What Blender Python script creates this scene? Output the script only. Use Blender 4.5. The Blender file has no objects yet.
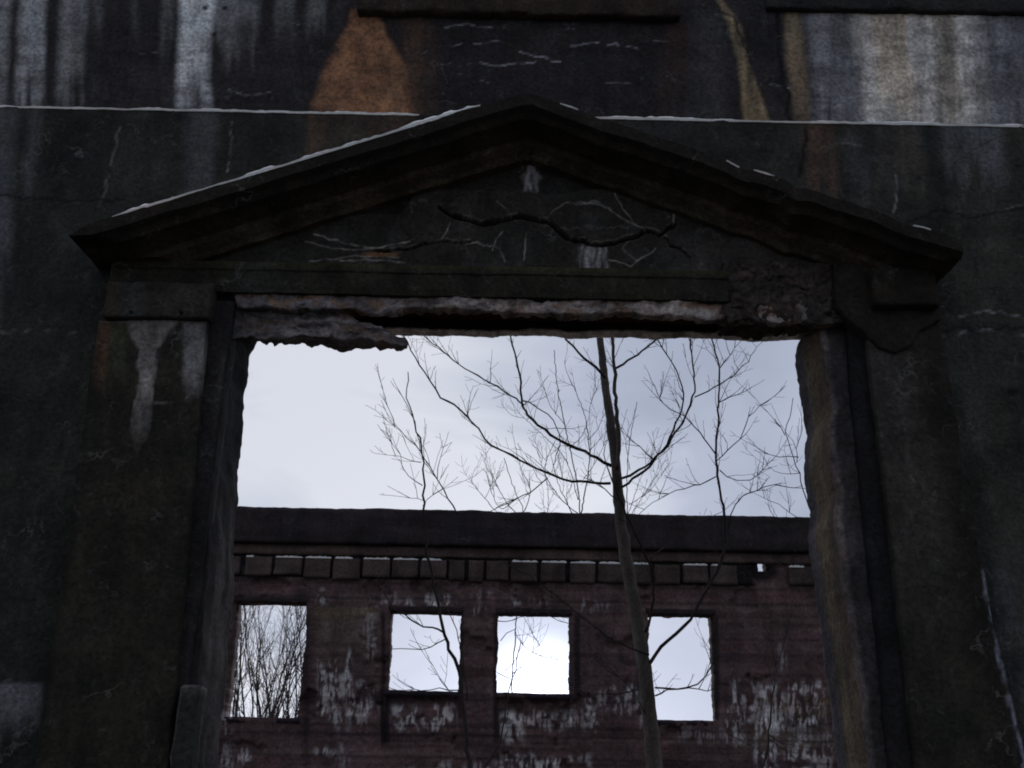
import bpy, math, random
import numpy as np
from mathutils import Vector, Matrix

scene = bpy.context.scene
COL = scene.collection
random.seed(7)
R = math.radians

# ------------------------------------------------------------------ camera
PITCH, ROLL, F, EYE = R(20), R(1.1), 1000.0, 1.6
_d = np.array([0, math.cos(PITCH), math.sin(PITCH)])
_r0 = np.array([1, 0, 0.]); _u0 = np.array([0, -math.sin(PITCH), math.cos(PITCH)])
_r = _r0 * math.cos(ROLL) + _u0 * math.sin(ROLL)
_u = -_r0 * math.sin(ROLL) + _u0 * math.cos(ROLL)
cam = bpy.data.cameras.new('camera')
cam.sensor_width = 36; cam.lens = 36 * F / 1024
cam.clip_start = 0.05; cam.clip_end = 2000
camo = bpy.data.objects.new('camera', cam); COL.objects.link(camo)
camo.matrix_world = Matrix(((_r[0], _u[0], -_d[0], 0), (_r[1], _u[1], -_d[1], 0), (_r[2], _u[2], -_d[2], EYE), (0, 0, 0, 1)))
scene.camera = camo

def at(px, py, Y):
    """a measured point of the photograph on the vertical plane at distance Y -> world point"""
    v = _r * (px - 512) / F + _u * (384 - py) / F + _d
    v = v * (Y / v[1])
    return np.array([v[0], Y, v[2] + EYE])
def X(px, py, Y): return at(px, py, Y)[0]
def Z(px, py, Y): return at(px, py, Y)[2]
def chart(x, z, Y):
    """facade survey chart of the plane at Y (x, z -> survey units)"""
    v = np.stack([x, np.full_like(x, Y), z - EYE], -1)
    a, b, c = v @ _r, v @ _u, v @ _d
    c = np.maximum(c, .2)
    return 512 + F * a / c, 384 - F * b / c

# ------------------------------------------------------------------ noise
def _hash(ix, iy, iz, s):
    h = (ix * 374761393 + iy * 668265263 + iz * 2147483647 + s * 1274126177) & 0xFFFFFFFF
    h = ((h ^ (h >> 13)) * 1274126177) & 0xFFFFFFFF
    h = ((h ^ (h >> 16)) * 2246822519) & 0xFFFFFFFF
    return ((h ^ (h >> 15)) & 0xFFFFFF) / float(0xFFFFFF)
def vnoise(p, s=0):
    p = np.asarray(p, float)
    i = np.floor(p).astype(np.int64); f = p - i
    f = f * f * f * (f * (f * 6 - 15) + 10)
    out = 0
    for a in (0, 1):
        wx = f[..., 0] if a else 1 - f[..., 0]
        for b in (0, 1):
            wy = f[..., 1] if b else 1 - f[..., 1]
            for c in (0, 1):
                wz = f[..., 2] if c else 1 - f[..., 2]
                out = out + wx * wy * wz * _hash(i[..., 0] + a, i[..., 1] + b, i[..., 2] + c, s)
    return out * 2 - 1
def fbm(p, o=4, s=0):
    p = np.asarray(p, float); t = 0; a = 1; n = 0
    for k in range(o):
        t = t + a * vnoise(p * (2.03 ** k) + 17.3 * k, s + k); n += a; a *= .5
    return t / n
def n2(x, y, o=4, s=0):
    x, y = np.broadcast_arrays(np.asarray(x, float), np.asarray(y, float))
    return fbm(np.stack([x, y, np.zeros_like(x) + s * 3.1], -1), o, s)
def ss(a, b, x):
    t = np.clip((x - a) / (b - a), 0, 1); return t * t * (3 - 2 * t)

# ------------------------------------------------------------------ materials
def nd(nt, t, **kw):
    n = nt.nodes.new(t)
    for k, v in kw.items(): setattr(n, k, v)
    return n
def concrete(name, tint=(1, 1, 1), use_attr=True, rough=.9, bump=.35, contrast=.5, boards=0.0, streak=.35, scale=1.0, spec=.25, veins=0.0):
    m = bpy.data.materials.new(name); m.use_nodes = True
    nt = m.node_tree; L = nt.links.new
    b = nt.nodes['Principled BSDF']; b.inputs['Roughness'].default_value = rough
    b.inputs['Specular IOR Level'].default_value = spec
    tc = nd(nt, 'ShaderNodeTexCoord')
    def noise(sc, det, vec=(1, 1, 1), r=.6):
        mp = nd(nt, 'ShaderNodeMapping'); mp.inputs['Scale'].default_value = vec
        L(tc.outputs['Object'], mp.inputs[0])
        n = nd(nt, 'ShaderNodeTexNoise'); n.inputs['Scale'].default_value = sc * scale
        n.inputs['Detail'].default_value = det; n.inputs['Roughness'].default_value = r
        L(mp.outputs[0], n.inputs['Vector']); return n.outputs['Fac']
    def rng(fac, lo, hi, a=.3, c=.7):
        r = nd(nt, 'ShaderNodeMapRange'); L(fac, r.inputs[0])
        for i, v in zip((1, 2, 3, 4), (a, c, lo, hi)): r.inputs[i].default_value = v
        return r.outputs[0]
    def mul(a, c):
        r = nd(nt, 'ShaderNodeMath', operation='MULTIPLY'); L(a, r.inputs[0]); L(c, r.inputs[1]); return r.outputs[0]
    fine = noise(38, 8, r=.7); mid = noise(5, 6, (1, 1, .8)); st = noise(9, 5, (1, 1, .09))
    f = mul(rng(fine, 1 - contrast, 1 + contrast), rng(mid, 1 - contrast * .7, 1 + contrast * .7))
    f = mul(f, rng(st, 1 - streak, 1 + streak))
    if boards:
        bd = noise(3.2, 4, (.25, .25, 3.5)); f = mul(f, rng(bd, 1 - boards, 1 + boards))
    if use_attr:
        at_ = nd(nt, 'ShaderNodeAttribute', attribute_name='Col'); src = at_.outputs['Color']
    else:
        rgb = nd(nt, 'ShaderNodeRGB'); rgb.outputs[0].default_value = (*tint, 1); src = rgb.outputs[0]
    vm = nd(nt, 'ShaderNodeVectorMath', operation='SCALE'); L(src, vm.inputs[0]); L(f, vm.inputs['Scale'])
    if veins:
        def vein(sc, det, wd, amt, src):
            n_ = noise(sc, det, r=.55)
            a_ = nd(nt, 'ShaderNodeMath', operation='SUBTRACT'); L(n_, a_.inputs[0]); a_.inputs[1].default_value = .5
            a2 = nd(nt, 'ShaderNodeMath', operation='ABSOLUTE'); L(a_.outputs[0], a2.inputs[0])
            l_ = rng(a2.outputs[0], 1, 0, 0, wd)
            k_ = rng(noise(sc * .9 + 1.7, 3), 0, 1, .52, .64)
            g_ = mul(l_, k_)
            mv = nd(nt, 'ShaderNodeMix', data_type='RGBA'); 
            sc_ = nd(nt, 'ShaderNodeMath', operation='MULTIPLY'); L(g_, sc_.inputs[0]); sc_.inputs[1].default_value = amt
            L(sc_.outputs[0], mv.inputs[0]); L(src, mv.inputs[6]); mv.inputs[7].default_value = (.16, .16, .17, 1)
            return mv.outputs[2]
        vs = vein(2.6, 7, .010, veins, vm.outputs[0]); vs = vein(6.5, 5, .014, veins * .6, vs)
    else: vs = vm.outputs[0]
    # slight hue wander between cold and warm grey
    hue = noise(2.3, 3)
    mx = nd(nt, 'ShaderNodeMix', data_type='RGBA'); L(hue, mx.inputs[0])
    mx.inputs[6].default_value = (1.24, 1.03, .82, 1); mx.inputs[7].default_value = (1.0, 1.07, .98, 1)
    vv = nd(nt, 'ShaderNodeVectorMath', operation='MULTIPLY'); L(vs, vv.inputs[0]); L(mx.outputs[2], vv.inputs[1])
    L(vv.outputs[0], b.inputs['Base Color'])
    bp = nd(nt, 'ShaderNodeBump'); bp.inputs['Strength'].default_value = bump; bp.inputs['Distance'].default_value = .02
    ad = nd(nt, 'ShaderNodeMath', operation='ADD'); L(fine, ad.inputs[0]); L(mid, ad.inputs[1])
    L(ad.outputs[0], bp.inputs['Height']); L(bp.outputs[0], b.inputs['Normal'])
    return m
M = {}
M['wall'] = concrete('stained_concrete', boards=.1, streak=.14, contrast=.6, bump=.7, veins=.5)
M['rough'] = concrete('spalled_concrete', bump=.8, contrast=.6, streak=.15)
M['rear'] = concrete('reddish_board_concrete', boards=.25, streak=.2, contrast=.45, scale=.6, veins=.25)
M['rust'] = concrete('rusted_steel', tint=(.045, .014, .008), use_attr=False, bump=.6, contrast=.6, streak=.2)
M['hole'] = concrete('dark_hole', tint=(.004, .004, .004), use_attr=False)
M['bark'] = concrete('grey_bark', tint=(.12, .108, .105), use_attr=False, contrast=.4, streak=.3)
M['twig'] = concrete('dark_twig_bark', tint=(.05, .042, .042), use_attr=False, contrast=.3)
M['snow'] = concrete('old_snow', tint=(.82, .85, .92), use_attr=False, contrast=.15, streak=.05, bump=.2)
M['ground'] = concrete('leaf_litter', tint=(.13, .12, .11), use_attr=False, contrast=.7, streak=0, bump=1.0)

# ------------------------------------------------------------------ object helpers
def mesh_obj(name, V, faces, mat, parent=None, col=None, smooth=False):
    me = bpy.data.meshes.new(name)
    V = np.asarray(V, float)
    if isinstance(faces, np.ndarray):
        nf, k = faces.shape
        me.vertices.add(len(V)); me.vertices.foreach_set('co', V.ravel())
        me.loops.add(nf * k); me.loops.foreach_set('vertex_index', faces.ravel().astype(np.int32))
        me.polygons.add(nf); me.polygons.foreach_set('loop_start', np.arange(0, nf * k, k, dtype=np.int32))
        me.polygons.foreach_set('loop_total', np.full(nf, k, dtype=np.int32))
        me.update(calc_edges=True)
    else:
        me.from_pydata([tuple(v) for v in V], [], faces); me.update()
    if smooth: me.polygons.foreach_set('use_smooth', [True] * len(me.polygons))
    if col is not None:
        a = me.color_attributes.new('Col', 'FLOAT_COLOR', 'POINT')
        c = np.ones((len(V), 4)); c[:, :3] = np.clip(col, .001, .9)
        a.data.foreach_set('color', c.ravel())
    me.materials.append(mat)
    o = bpy.data.objects.new(name, me); COL.objects.link(o)
    if parent is not None: o.parent = parent
    return o
def thing(name, label, cat, group=None):
    o = bpy.data.objects.new(name, None); COL.objects.link(o); tag(o, label, cat, group); o.empty_display_size = .3; return o
def tag(o, label=None, cat=None, group=None, kind=None):
    if label: o['label'] = label
    if cat: o['category'] = cat
    if group: o['group'] = group
    if kind: o['kind'] = kind
    return o

def hexa(fn, nu, nv, nw):
    """surface of a lattice block; fn maps u,v,w in 0..1 to xyz"""
    idx = lambda i, j, k: (i * (nv + 1) + j) * (nw + 1) + k
    Q = []
    def face(A, B, f, flip):
        a, b = np.meshgrid(np.arange(A), np.arange(B), indexing='ij')
        q = np.stack([f(a, b), f(a + 1, b), f(a + 1, b + 1), f(a, b + 1)], -1).reshape(-1, 4)
        Q.append(q[:, ::-1] if flip else q)
    face(nu, nv, lambda a, b: idx(a, b, 0), False); face(nu, nv, lambda a, b: idx(a, b, nw), True)
    face(nu, nw, lambda a, b: idx(a, 0, b), True); face(nu, nw, lambda a, b: idx(a, nv, b), False)
    face(nv, nw, lambda a, b: idx(0, a, b), False); face(nv, nw, lambda a, b: idx(nu, a, b), True)
    Q = np.concatenate(Q)
    uq, inv = np.unique(Q, return_inverse=True); Q = inv.reshape(-1, 4)
    k = uq % (nw + 1); j = (uq // (nw + 1)) % (nv + 1); i = uq // ((nw + 1) * (nv + 1))
    u, v, w = i / nu, j / nv, k / nw
    x, y, z = fn(u, v, w)
    n_on = ((i == 0) | (i == nu)).astype(int) + ((j == 0) | (j == nv)) + ((k == 0) | (k == nw))
    return np.stack([x, y, z], -1), Q, n_on, (u, v, w)
def rough_up(V, amp=.01, freq=6, s=0, fine=.3, on=None, chip=0, centre=None):
    D = np.stack([fbm(V * freq + 31 * c, 3, s + c * 7) for c in range(3)], -1) * amp
    if fine: D += np.stack([fbm(V * freq * 6 + 11 * c, 2, s + 50 + c * 7) for c in range(3)], -1) * amp * fine
    W = V + D
    if chip and on is not None:
        e = on >= 2
        c = V.mean(0) if centre is None else centre
        k = np.clip(fbm(V * 7, 3, s + 99) * 1.6 + .1, 0, 1) * chip
        dirv = c - V; dirv /= np.linalg.norm(dirv, axis=1)[:, None] + 1e-6
        dirv[:, 1] = 1; 
        near = e
        W[near] += dirv[near] * k[near, None]
    return W
def block(name, x0, x1, z0, z1, y0, y1, mat, parent=None, paint=None, res=.03, amp=.008, freq=6, s=0, chip=.012, yres=None, fine=.3, warp=None):
    """x0,x1 may be functions of z-parameter v; z0,z1 may be functions of x"""
    cal = lambda q, t: q(t) if callable(q) else q + 0 * t
    vv = np.array([0., .5, 1.])
    wx = np.mean(cal(x1, vv)) - np.mean(cal(x0, vv))
    xm = np.linspace(np.mean(cal(x0, vv)), np.mean(cal(x1, vv)), 5)
    hz = np.mean(cal(z1, xm)) - np.mean(cal(z0, xm))
    nu = max(1, int(round(wx / res))); nv = max(1, int(round(hz / res))); nw = max(1, int(round((y1 - y0) / (yres or max(res, .04)))))
    def fn(u, v, w):
        x = cal(x0, v) * (1 - u) + cal(x1, v) * u
        z = cal(z0, x) * (1 - v) + cal(z1, x) * v
        return x, y0 + (y1 - y0) * w, z
    V, Q, on, uvw = hexa(fn, nu, nv, nw)
    base = V.copy()
    V = rough_up(V, amp, freq, s, fine, on, chip)
    if warp: V = warp(base, V, uvw)
    col = None
    if paint is not None:
        px, py = chart(base[:, 0], base[:, 2], y0)
        col = paint(px, py, base, uvw)
    return mesh_obj(name, V, Q, mat, parent, col)
def sweep(name, xs, ztop, prof, mat, parent=None, paint=None, amp=.006, freq=6, s=0, pres=.03, ends=True, fine=.3, floor=None):
    """profile (y, h below top) swept along x with top height ztop(x)"""
    P = []
    for a, b in zip(prof, prof[1:] + prof[:1]):
        n = max(1, int(math.hypot(b[0] - a[0], b[1] - a[1]) / pres))
        for k in range(n): P.append((a[0] + (b[0] - a[0]) * k / n, a[1] + (b[1] - a[1]) * k / n))
    P = np.array(P); m = len(P); xs = np.asarray(xs, float); n = len(xs)
    V = np.zeros((n, m, 3)); V[..., 0] = xs[:, None]; V[..., 1] = P[None, :, 0]; V[..., 2] = ztop(xs)[:, None] - P[None, :, 1]
    i, j = np.meshgrid(np.arange(n - 1), np.arange(m), indexing='ij'); j2 = (j + 1) % m
    Q = np.stack([i * m + j, i * m + j2, (i + 1) * m + j2, (i + 1) * m + j], -1).reshape(-1, 4)
    V = V.reshape(-1, 3)
    if floor is not None: V[:, 2] = np.maximum(V[:, 2], floor + (P[None, :, 1] * .02 + 0 * V.reshape(n, m, 3)[..., 0]).ravel())
    base = V.copy()
    V = rough_up(V, amp, freq, s, fine)
    faces = Q.tolist() + [list(range(m))[::-1], [(n - 1) * m + k for k in range(m)]]
    col = None
    if paint is not None:
        px, py = chart(base[:, 0], base[:, 2], float(P[:, 0].min())); col = paint(px, py, base, None)
    return mesh_obj(name, V, faces, mat, parent, col)

def axis_lines(breaks, res):
    """breaks: sorted positions; res: spacing per interval"""
    out = [breaks[0]]
    for a, b, r in zip(breaks[:-1], breaks[1:], res):
        n = max(1, int(round((b - a) / r))); out += list(a + (b - a) * np.arange(1, n + 1) / n)
    return np.array(out)
def holed_wall(name, xs, zs, holes, y0, y1, mat, parent, paint, amp=.004, freq=3, s=0, edge=.012, relief=None):
    nx, nz = len(xs), len(zs)
    xc = (xs[:-1] + xs[1:]) / 2; zc = (zs[:-1] + zs[1:]) / 2
    keep = np.ones((nx - 1, nz - 1), bool)
    for (a, b, c, d) in holes: keep &= ~((xc[:, None] > a) & (xc[:, None] < b) & (zc[None] > c) & (zc[None] < d))
    gx, gz = np.meshgrid(xs, zs, indexing='ij'); N = nx * nz
    i, j = np.nonzero(keep)
    q = np.stack([i * nz + j, (i + 1) * nz + j, (i + 1) * nz + j + 1, i * nz + j + 1], -1)
    K = np.pad(keep, 1)
    S = []
    for (di, dj, e) in ((-1, 0, (0, 3)), (1, 0, (2, 1)), (0, -1, (1, 0)), (0, 1, (3, 2))):
        nb = K[i + 1 + di, j + 1 + dj]; b = q[~nb]
        A, B = b[:, e[0]], b[:, e[1]]
        S.append(np.stack([A, B, B + N, A + N], -1))
    S = np.concatenate(S)
    # several depth layers on the reveals are not needed: reveals are one quad deep
    Q = np.concatenate([q, q[:, ::-1] + N, S])
    V = np.concatenate([np.stack([gx.ravel(), np.full(N, y0), gz.ravel()], -1), np.stack([gx.ravel(), np.full(N, y1), gz.ravel()], -1)])
    base = V.copy()
    bound = np.zeros(2 * N, bool); bound[S.ravel()] = True
    V[:, 1] += fbm(V * np.array([freq, 1, freq]), 4, s) * amp * 2
    V[:, 1] += fbm(V * np.array([freq * 9, 1, freq * 9]), 2, s + 5) * amp * .8
    if relief is not None: V[:N, 1] += relief(base[:N, 0], base[:N, 2])
    D = np.stack([fbm(V * 5 + 9, 4, s + 20), 0 * V[:, 0], fbm(V * 5 + 40, 4, s + 30)], -1) * edge * 2
    D += np.stack([fbm(V * 22 + 9, 2, s + 20), 0 * V[:, 0], fbm(V * 22 + 40, 2, s + 30)], -1) * edge * .7
    V[bound] += D[bound]
    used = np.unique(Q); remap = np.full(2 * N, -1); remap[used] = np.arange(len(used))
    px, py = chart(base[used, 0], base[used, 2], y0)
    col = paint(px, py, base[used], None)
    return mesh_obj(name, V[used], remap[Q], mat, parent, col)

# ------------------------------------------------------------------ painting (surface stains and some painted shade, in the chart of each plane)
def mix(c, m, col): return c * (1 - m[:, None]) + np.array(col)[None] * m[:, None]
def polydist(px, py, pts, jit=2.0, s=0):
    """distance to a jittered polyline and parameter"""
    P = []
    rs = random.Random(s)
    for a, b in zip(pts[:-1], pts[1:]):
        L = math.hypot(b[0] - a[0], b[1] - a[1]); n = max(1, int(L / 7))
        for k in range(n):
            t = k / n; P.append((a[0] + (b[0] - a[0]) * t + (rs.uniform(-jit, jit) if k else 0), a[1] + (b[1] - a[1]) * t + (rs.uniform(-jit, jit) if k else 0)))
    P.append(pts[-1])
    d = np.full(px.shape, 1e9)
    for a, b in zip(P[:-1], P[1:]):
        vx, vy = b[0] - a[0], b[1] - a[1]; l2 = vx * vx + vy * vy + 1e-9
        sel = (px > min(a[0], b[0]) - 12) & (px < max(a[0], b[0]) + 12) & (py > min(a[1], b[1]) - 12) & (py < max(a[1], b[1]) + 12)
        if not sel.any(): continue
        t = np.clip(((px[sel] - a[0]) * vx + (py[sel] - a[1]) * vy) / l2, 0, 1)
        dd = np.hypot(px[sel] - a[0] - t * vx, py[sel] - a[1] - t * vy)
        d[sel] = np.minimum(d[sel], dd)
    return d
def line(c, px, py, pts, w, col, a=1, jit=2, s=0, broken=.0):
    d = polydist(px, py, pts, jit, s)
    m = (1 - ss(w * .4, w * 1.3, d)) * a
    if broken: m = m * ss(-broken, .25, n2(px / 9, py / 9, 2, s + 3))
    return mix(c, m, col)
def streak(c, px, py, x0, x1, y0, y1, col, a, soft=8, fy=.35, s=0, lean=0, n=.42, hf=11):
    """water-run stain: sharp head at y0, fading to y1"""
    xx = px - lean * (py - y0) + n2(px / 30, py / 60, 3, s) * soft
    m = ss(x0 - soft, x0 + soft, xx) * (1 - ss(x1 - soft, x1 + soft, xx))
    m = m * ss(y0 - 3, y0 + 3, py) * (1 - ss(y1 - (y1 - y0) * fy, y1 + 2, py + n2(px / 6, py / 80, 2, s + 1) * (y1 - y0) * .25))
    tex = 1 - n + n * (.5 + .9 * n2(px / hf, py / 130, 4, s + 2)) * 1.3
    return mix(c, np.clip(m * a * tex, 0, 1), col)
def blob(c, px, py, cx, cy, rx, ry, col, a, s=0, edge=.35):
    d = np.hypot((px - cx) / rx, (py - cy) / ry) + n2(px / 14, py / 14, 4, s) * .35
    return mix(c, (1 - ss(1 - edge, 1 + edge, d)) * a, col)
DK = (.024, .024, .025); WH = (.68, .72, .80); GY = (.24, .26, .32)

def paint_upper(px, py, V, uvw):
    c = np.zeros((len(px), 3)); f = 1 + .45 * n2(px / 60, py / 40, 5, 1)
    c[:] = np.array((.026, .023, .026)); c *= f[:, None]
    c = mix(c, .35 * ss(.1, .6, n2(px / 14, py / 120, 4, 2)), (.06, .062, .075))
    # pale runs on the left
    for i, (a, b, al, y1) in enumerate([(-15, 14, .42, 150), (22, 50, .55, 135), (62, 88, .26, 130), (96, 106, .12, 60), (184, 216, .95, 145), (135, 142, .1, 50), (164, 178, .18, 60), (218, 262, .22, 60), (276, 296, .22, 45), (310, 330, .2, 40)]):
        c = streak(c, px, py, a, b, -60, y1, WH, al, soft=5, s=10 + i, lean=-.04)
    # orange rust fan
    w = ss(15, 60, py)
    l = 352 - 38 * ss(0, 110, py) + n2(px / 20, py / 20, 3, 4) * 5; r_ = 378 + 36 * ss(5, 90, py) + n2(px / 20, py / 20, 3, 5) * 4
    m = ss(l - 5, l + 4, px) * (1 - ss(r_ - 5, r_ + 3, px)) * ss(4, 16, py)
    c = mix(c, np.clip(m * (.74 + .5 * n2(px / 12, py / 22, 5, 6)), 0, 1), (.33, .17, .095))
    c = streak(c, px, py, 402, 434, 8, 150, (.11, .062, .04), .6, soft=5, s=31, lean=.06)
    # dark centre
    m = ss(405, 440, px) * (1 - ss(640, 720, px)); c = mix(c, m * .45, (.02, .018, .021))
    c = streak(c, px, py, 660, 685, 20, 150, (.06, .032, .022), .4, soft=8, s=32)
    c = streak(c, px, py, 690, 735, 10, 150, (.055, .055, .065), .5, soft=8, s=33)
    # yellow run
    l = np.interp(py, [0, 25, 60, 125], [716, 728, 738, 744]); r_ = np.interp(py, [0, 25, 60, 125], [722, 742, 748, 772])
    m = ss(l - 3, l + 3, px) * (1 - ss(r_ - 3, r_ + 2, px)); c = mix(c, np.clip(m * (.6 + .7 * n2(px / 6, py / 40, 4, 8)), 0, 1), (.34, .27, .17))
    # right pale field
    c = streak(c, px, py, 782, 800, 8, 150, (.32, .25, .17), .6, soft=4, s=34, lean=.1)
    c = streak(c, px, py, 800, 852, -30, 170, (.34, .36, .42), .6, soft=8, s=35, lean=.1)
    c = streak(c, px, py, 848, 975, -40, 200, (.72, .71, .73), 1.0, soft=8, s=36, lean=.12, n=.5, hf=10)
    c = streak(c, px, py, 868, 905, 8, 130, (.55, .44, .3), .6, soft=5, s=37, lean=.12)
    c = streak(c, px, py, 925, 948, -30, 150, (.5, .44, .33), .5, soft=5, s=237, lean=.12)
    c = streak(c, px, py, 965, 1050, -30, 170, (.3, .32, .38), .55, soft=10, s=38, lean=.12)
    c = streak(c, px, py, 930, 950, 8, 130, (.04, .045, .06), .5, soft=5, s=39, lean=.15)
    # dark moss band above ledge
    c = mix(c, .35 * ss(.0, .5, n2(px / 25, py / 10, 4, 9)), (.02, .022, .024))
    E = (.3, .31, .36)
    for i, p in enumerate([[(440, 46), (470, 43), (500, 41), (520, 44)], [(455, 66), (480, 62), (500, 66), (548, 60)], [(445, 28), (470, 24), (495, 28)], [(228, 90), (245, 96), (270, 92)], [(520, 52), (545, 57), (560, 62)], [(835, 108), (850, 98), (870, 92), (880, 96)], [(770, 84), (790, 88)], [(570, 46), (600, 42), (640, 50)]]):
        c = line(c, px, py, p, .9, E, .75, 2, 60 + i, .4)
    for i in range(26):
        rs = random.Random(300 + i); x = rs.uniform(0, 1024); y = rs.uniform(10, 112); k = rs.uniform(8, 26)
        c = line(c, px, py, [(x, y), (x + k * .5, y + rs.uniform(-3, 3)), (x + k, y + rs.uniform(-3, 3))], .5, E, .35, 2, 400 + i, .4)
    c = mix(c, 1 - ss(-16, -4, py + 6 * n2(px / 20, px * 0, 3, 77)), (.03, .028, .029))
    c = line(c, px, py, [(770, -10), (778, 30), (781, 60), (786, 90), (790, 128)], 2.2, (.008, .008, .009), .9, 3, 70)
    c = line(c, px, py, [(712, 0), (735, 18), (742, 38), (755, 60)], 1.4, (.01, .01, .012), .8, 3, 71)
    for x, y in ((205, 8), (225, 8), (214, 35)): c = blob(c, px, py, x, y, 2.6, 2.2, (.006, .006, .006), .9, 5)
    return c
def paint_lower(px, py, V, uvw):
    f = 1 + .5 * n2(px / 70, py / 60, 5, 21)
    c = np.ones((len(px), 3)) * np.array((.0235, .0255, .0225)) * f[:, None]
    c = mix(c, .5 * ss(-.1, .5, n2(px / 26, py / 70, 4, 22)), (.014, .014, .011))
    c = mix(c, .5 * ss(.1, .6, n2(px / 18, py / 20, 4, 23)), (.042, .047, .044))
    # runs continuing below the ledge
    for i, (a, b, y1, col, al) in enumerate([(-10, 18, 330, GY, .3), (28, 40, 200, GY, .22), (188, 218, 240, GY, .2), (305, 330, 170, (.15, .085, .05), .4), (330, 420, 150, (.11, .065, .045), .35),
                                          (560, 700, 160, (.045, .048, .055), .4), (800, 830, 215, (.13, .08, .06), .5), (842, 862, 230, (.08, .08, .09), .5), (875, 920, 210, (.1, .09, .085), .35), (940, 1000, 190, GY, .2)]):
        c = streak(c, px, py, a, b, 108, y1, col, al, soft=7, s=80 + i, lean=.08 if a > 500 else -.05)
    E = (.22, .22, .25)
    for i, (p, w, a) in enumerate([([(120, 128), (112, 160), (106, 190), (98, 205)], 1.3, .45), ([(232, 122), (230, 145), (227, 172)], 1.0, .7), ([(895, 160), (897, 180), (894, 212)], 1.2, .85), ([(820, 148), (840, 142), (860, 146)], 1.2, .35),
                                   ([(945, 322), (985, 310), (1040, 318)], 1.2, .6), ([(942, 336), (980, 330), (1040, 338)], 1.6, .5), ([(0, 332), (30, 330), (70, 333), (95, 330)], 1.8, .45), ([(940, 208), (985, 215), (1024, 205)], 1, .25)]):
        c = line(c, px, py, p, w, E, a, 2, 90 + i, .3)
    for i, (p, w) in enumerate([([(806, 130), (803, 150), (800, 175)], 2.6), ([(0, 196), (40, 200), (90, 201), (125, 200)], 1.2), ([(905, 222), (940, 210), (975, 218), (1030, 205)], 1.5), ([(942, 330), (1040, 326)], 1.6)]):
        c = line(c, px, py, p, w, (.006, .006, .007), .85, 2.5, 110 + i)
    c = c * (1 + .55 * ss(945, 960, px - np.clip(py - 320, 0, 999) * .17))[:, None]
    c = blob(c, px, py, 1012, 392, 6, 4, (.008, .008, .008), .9, 8)
    c = blob(c, px, py, 958, 400, 30, 70, (.05, .055, .052), .35, 9)
    # pale patch low on the left with a sharp head
    m = (1 - ss(38, 44, px)) * ss(681, 686, py) * (1 - ss(690, 745, py + n2(px / 6, py / 50, 3, 4) * 30))
    c = mix(c, m * .75, (.17, .18, .22))
    m = ss(978, 990, px - (py - 560) * .18 + 0 * px) * (1 - ss(1000, 1020, px - (py - 560) * .18)) * ss(540, 600, py)
    c = mix(c, m * .35 * ss(-.3, .3, n2(px / 5, py / 60, 3, 44)), (.07, .08, .11))
    return c
def paint_dark(r, g, b, v=.4, s=0, moss=0):
    def f(px, py, V, uvw):
        k = 1 + v * n2(px / 30, py / 30, 5, s)
        c = np.ones((len(px), 3)) * np.array((r, g, b)) * k[:, None]
        if moss: c = mix(c, moss * ss(0, .5, n2(px / 50, py / 12, 4, s + 4)), (.036, .04, .024))
        return c
    return f
def paint_tymp(px, py, V, uvw):
    f = 1 + .4 * n2(px / 40, py / 30, 5, 121)
    c = np.ones((len(px), 3)) * np.array((.027, .026, .023)) * f[:, None]
    c = mix(c, .5 * (1 - ss(245, 420, px)), (.02, .02, .018))
    c = mix(c, .4 * ss(.0, .5, n2(px / 18, py / 12, 4, 125)), (.05, .05, .055))
    E = (.30, .29, .29)
    for i, (p, w, a) in enumerate(WHITE_CR): c = line(c, px, py, p, w * .8, E, a, 1.6, 130 + i, .9)
    for i, (p, w) in enumerate(DARK_CR):
        c = line(c, px, py, [(x, y - w - 1.2) for x, y in p], .7, E, .5, 2.2, 150 + i, .3)
        c = line(c, px, py, p, w, (.005, .005, .005), 1, 2.2, 150 + i)
    for (x0, x1, y0, y1, a) in ((576, 610, 246, 276, .85), (521, 540, 162, 194, .8)):
        wv = 3.5 * n2(py / 7, py * 0, 3, int(x0)); m = ss(x0, x0 + 6, px + wv) * (1 - ss(x1 - 6, x1, px + wv))
        if y0 < 200:   # arrow-like pale leak, narrow at the head
            hw = np.interp(py, [160, 170, 178, 183, 196], [1, 5, 12, 8, 7]) + 2 * n2(py / 5, px / 5, 3, 61); m = 1 - ss(hw * .7, hw * 1.1, np.abs(px - 531))
        m = m * ss(y0, y0 + 5, py + 3 * n2(px / 3, py * 0, 2, 9)) * (1 - ss(y1 - 6, y1, py))
        if y0 > 200: m = m * (1 - .7 * (1 - ss(0, 3, np.abs(px - 596 + n2(py / 8, py * 0, 2, 3) * 3)))) * (1 - .6 * (1 - ss(0, 3, np.abs(px - 584))))
        c = mix(c, np.clip(m * a * (.55 + .9 * n2(px / 3, py / 16, 3, 160)), 0, 1), (.42, .43, .5))
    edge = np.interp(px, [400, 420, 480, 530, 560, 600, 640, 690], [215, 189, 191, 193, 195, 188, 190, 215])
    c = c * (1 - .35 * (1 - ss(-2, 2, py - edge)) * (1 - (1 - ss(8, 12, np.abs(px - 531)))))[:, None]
    c = blob(c, px, py, 382, 256, 18, 3, (.2, .1, .05), .7, 12)
    m = ss(640, 700, px) * ss(225, 250, py); c = mix(c, m * .5, (.06, .058, .06))
    return c
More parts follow.
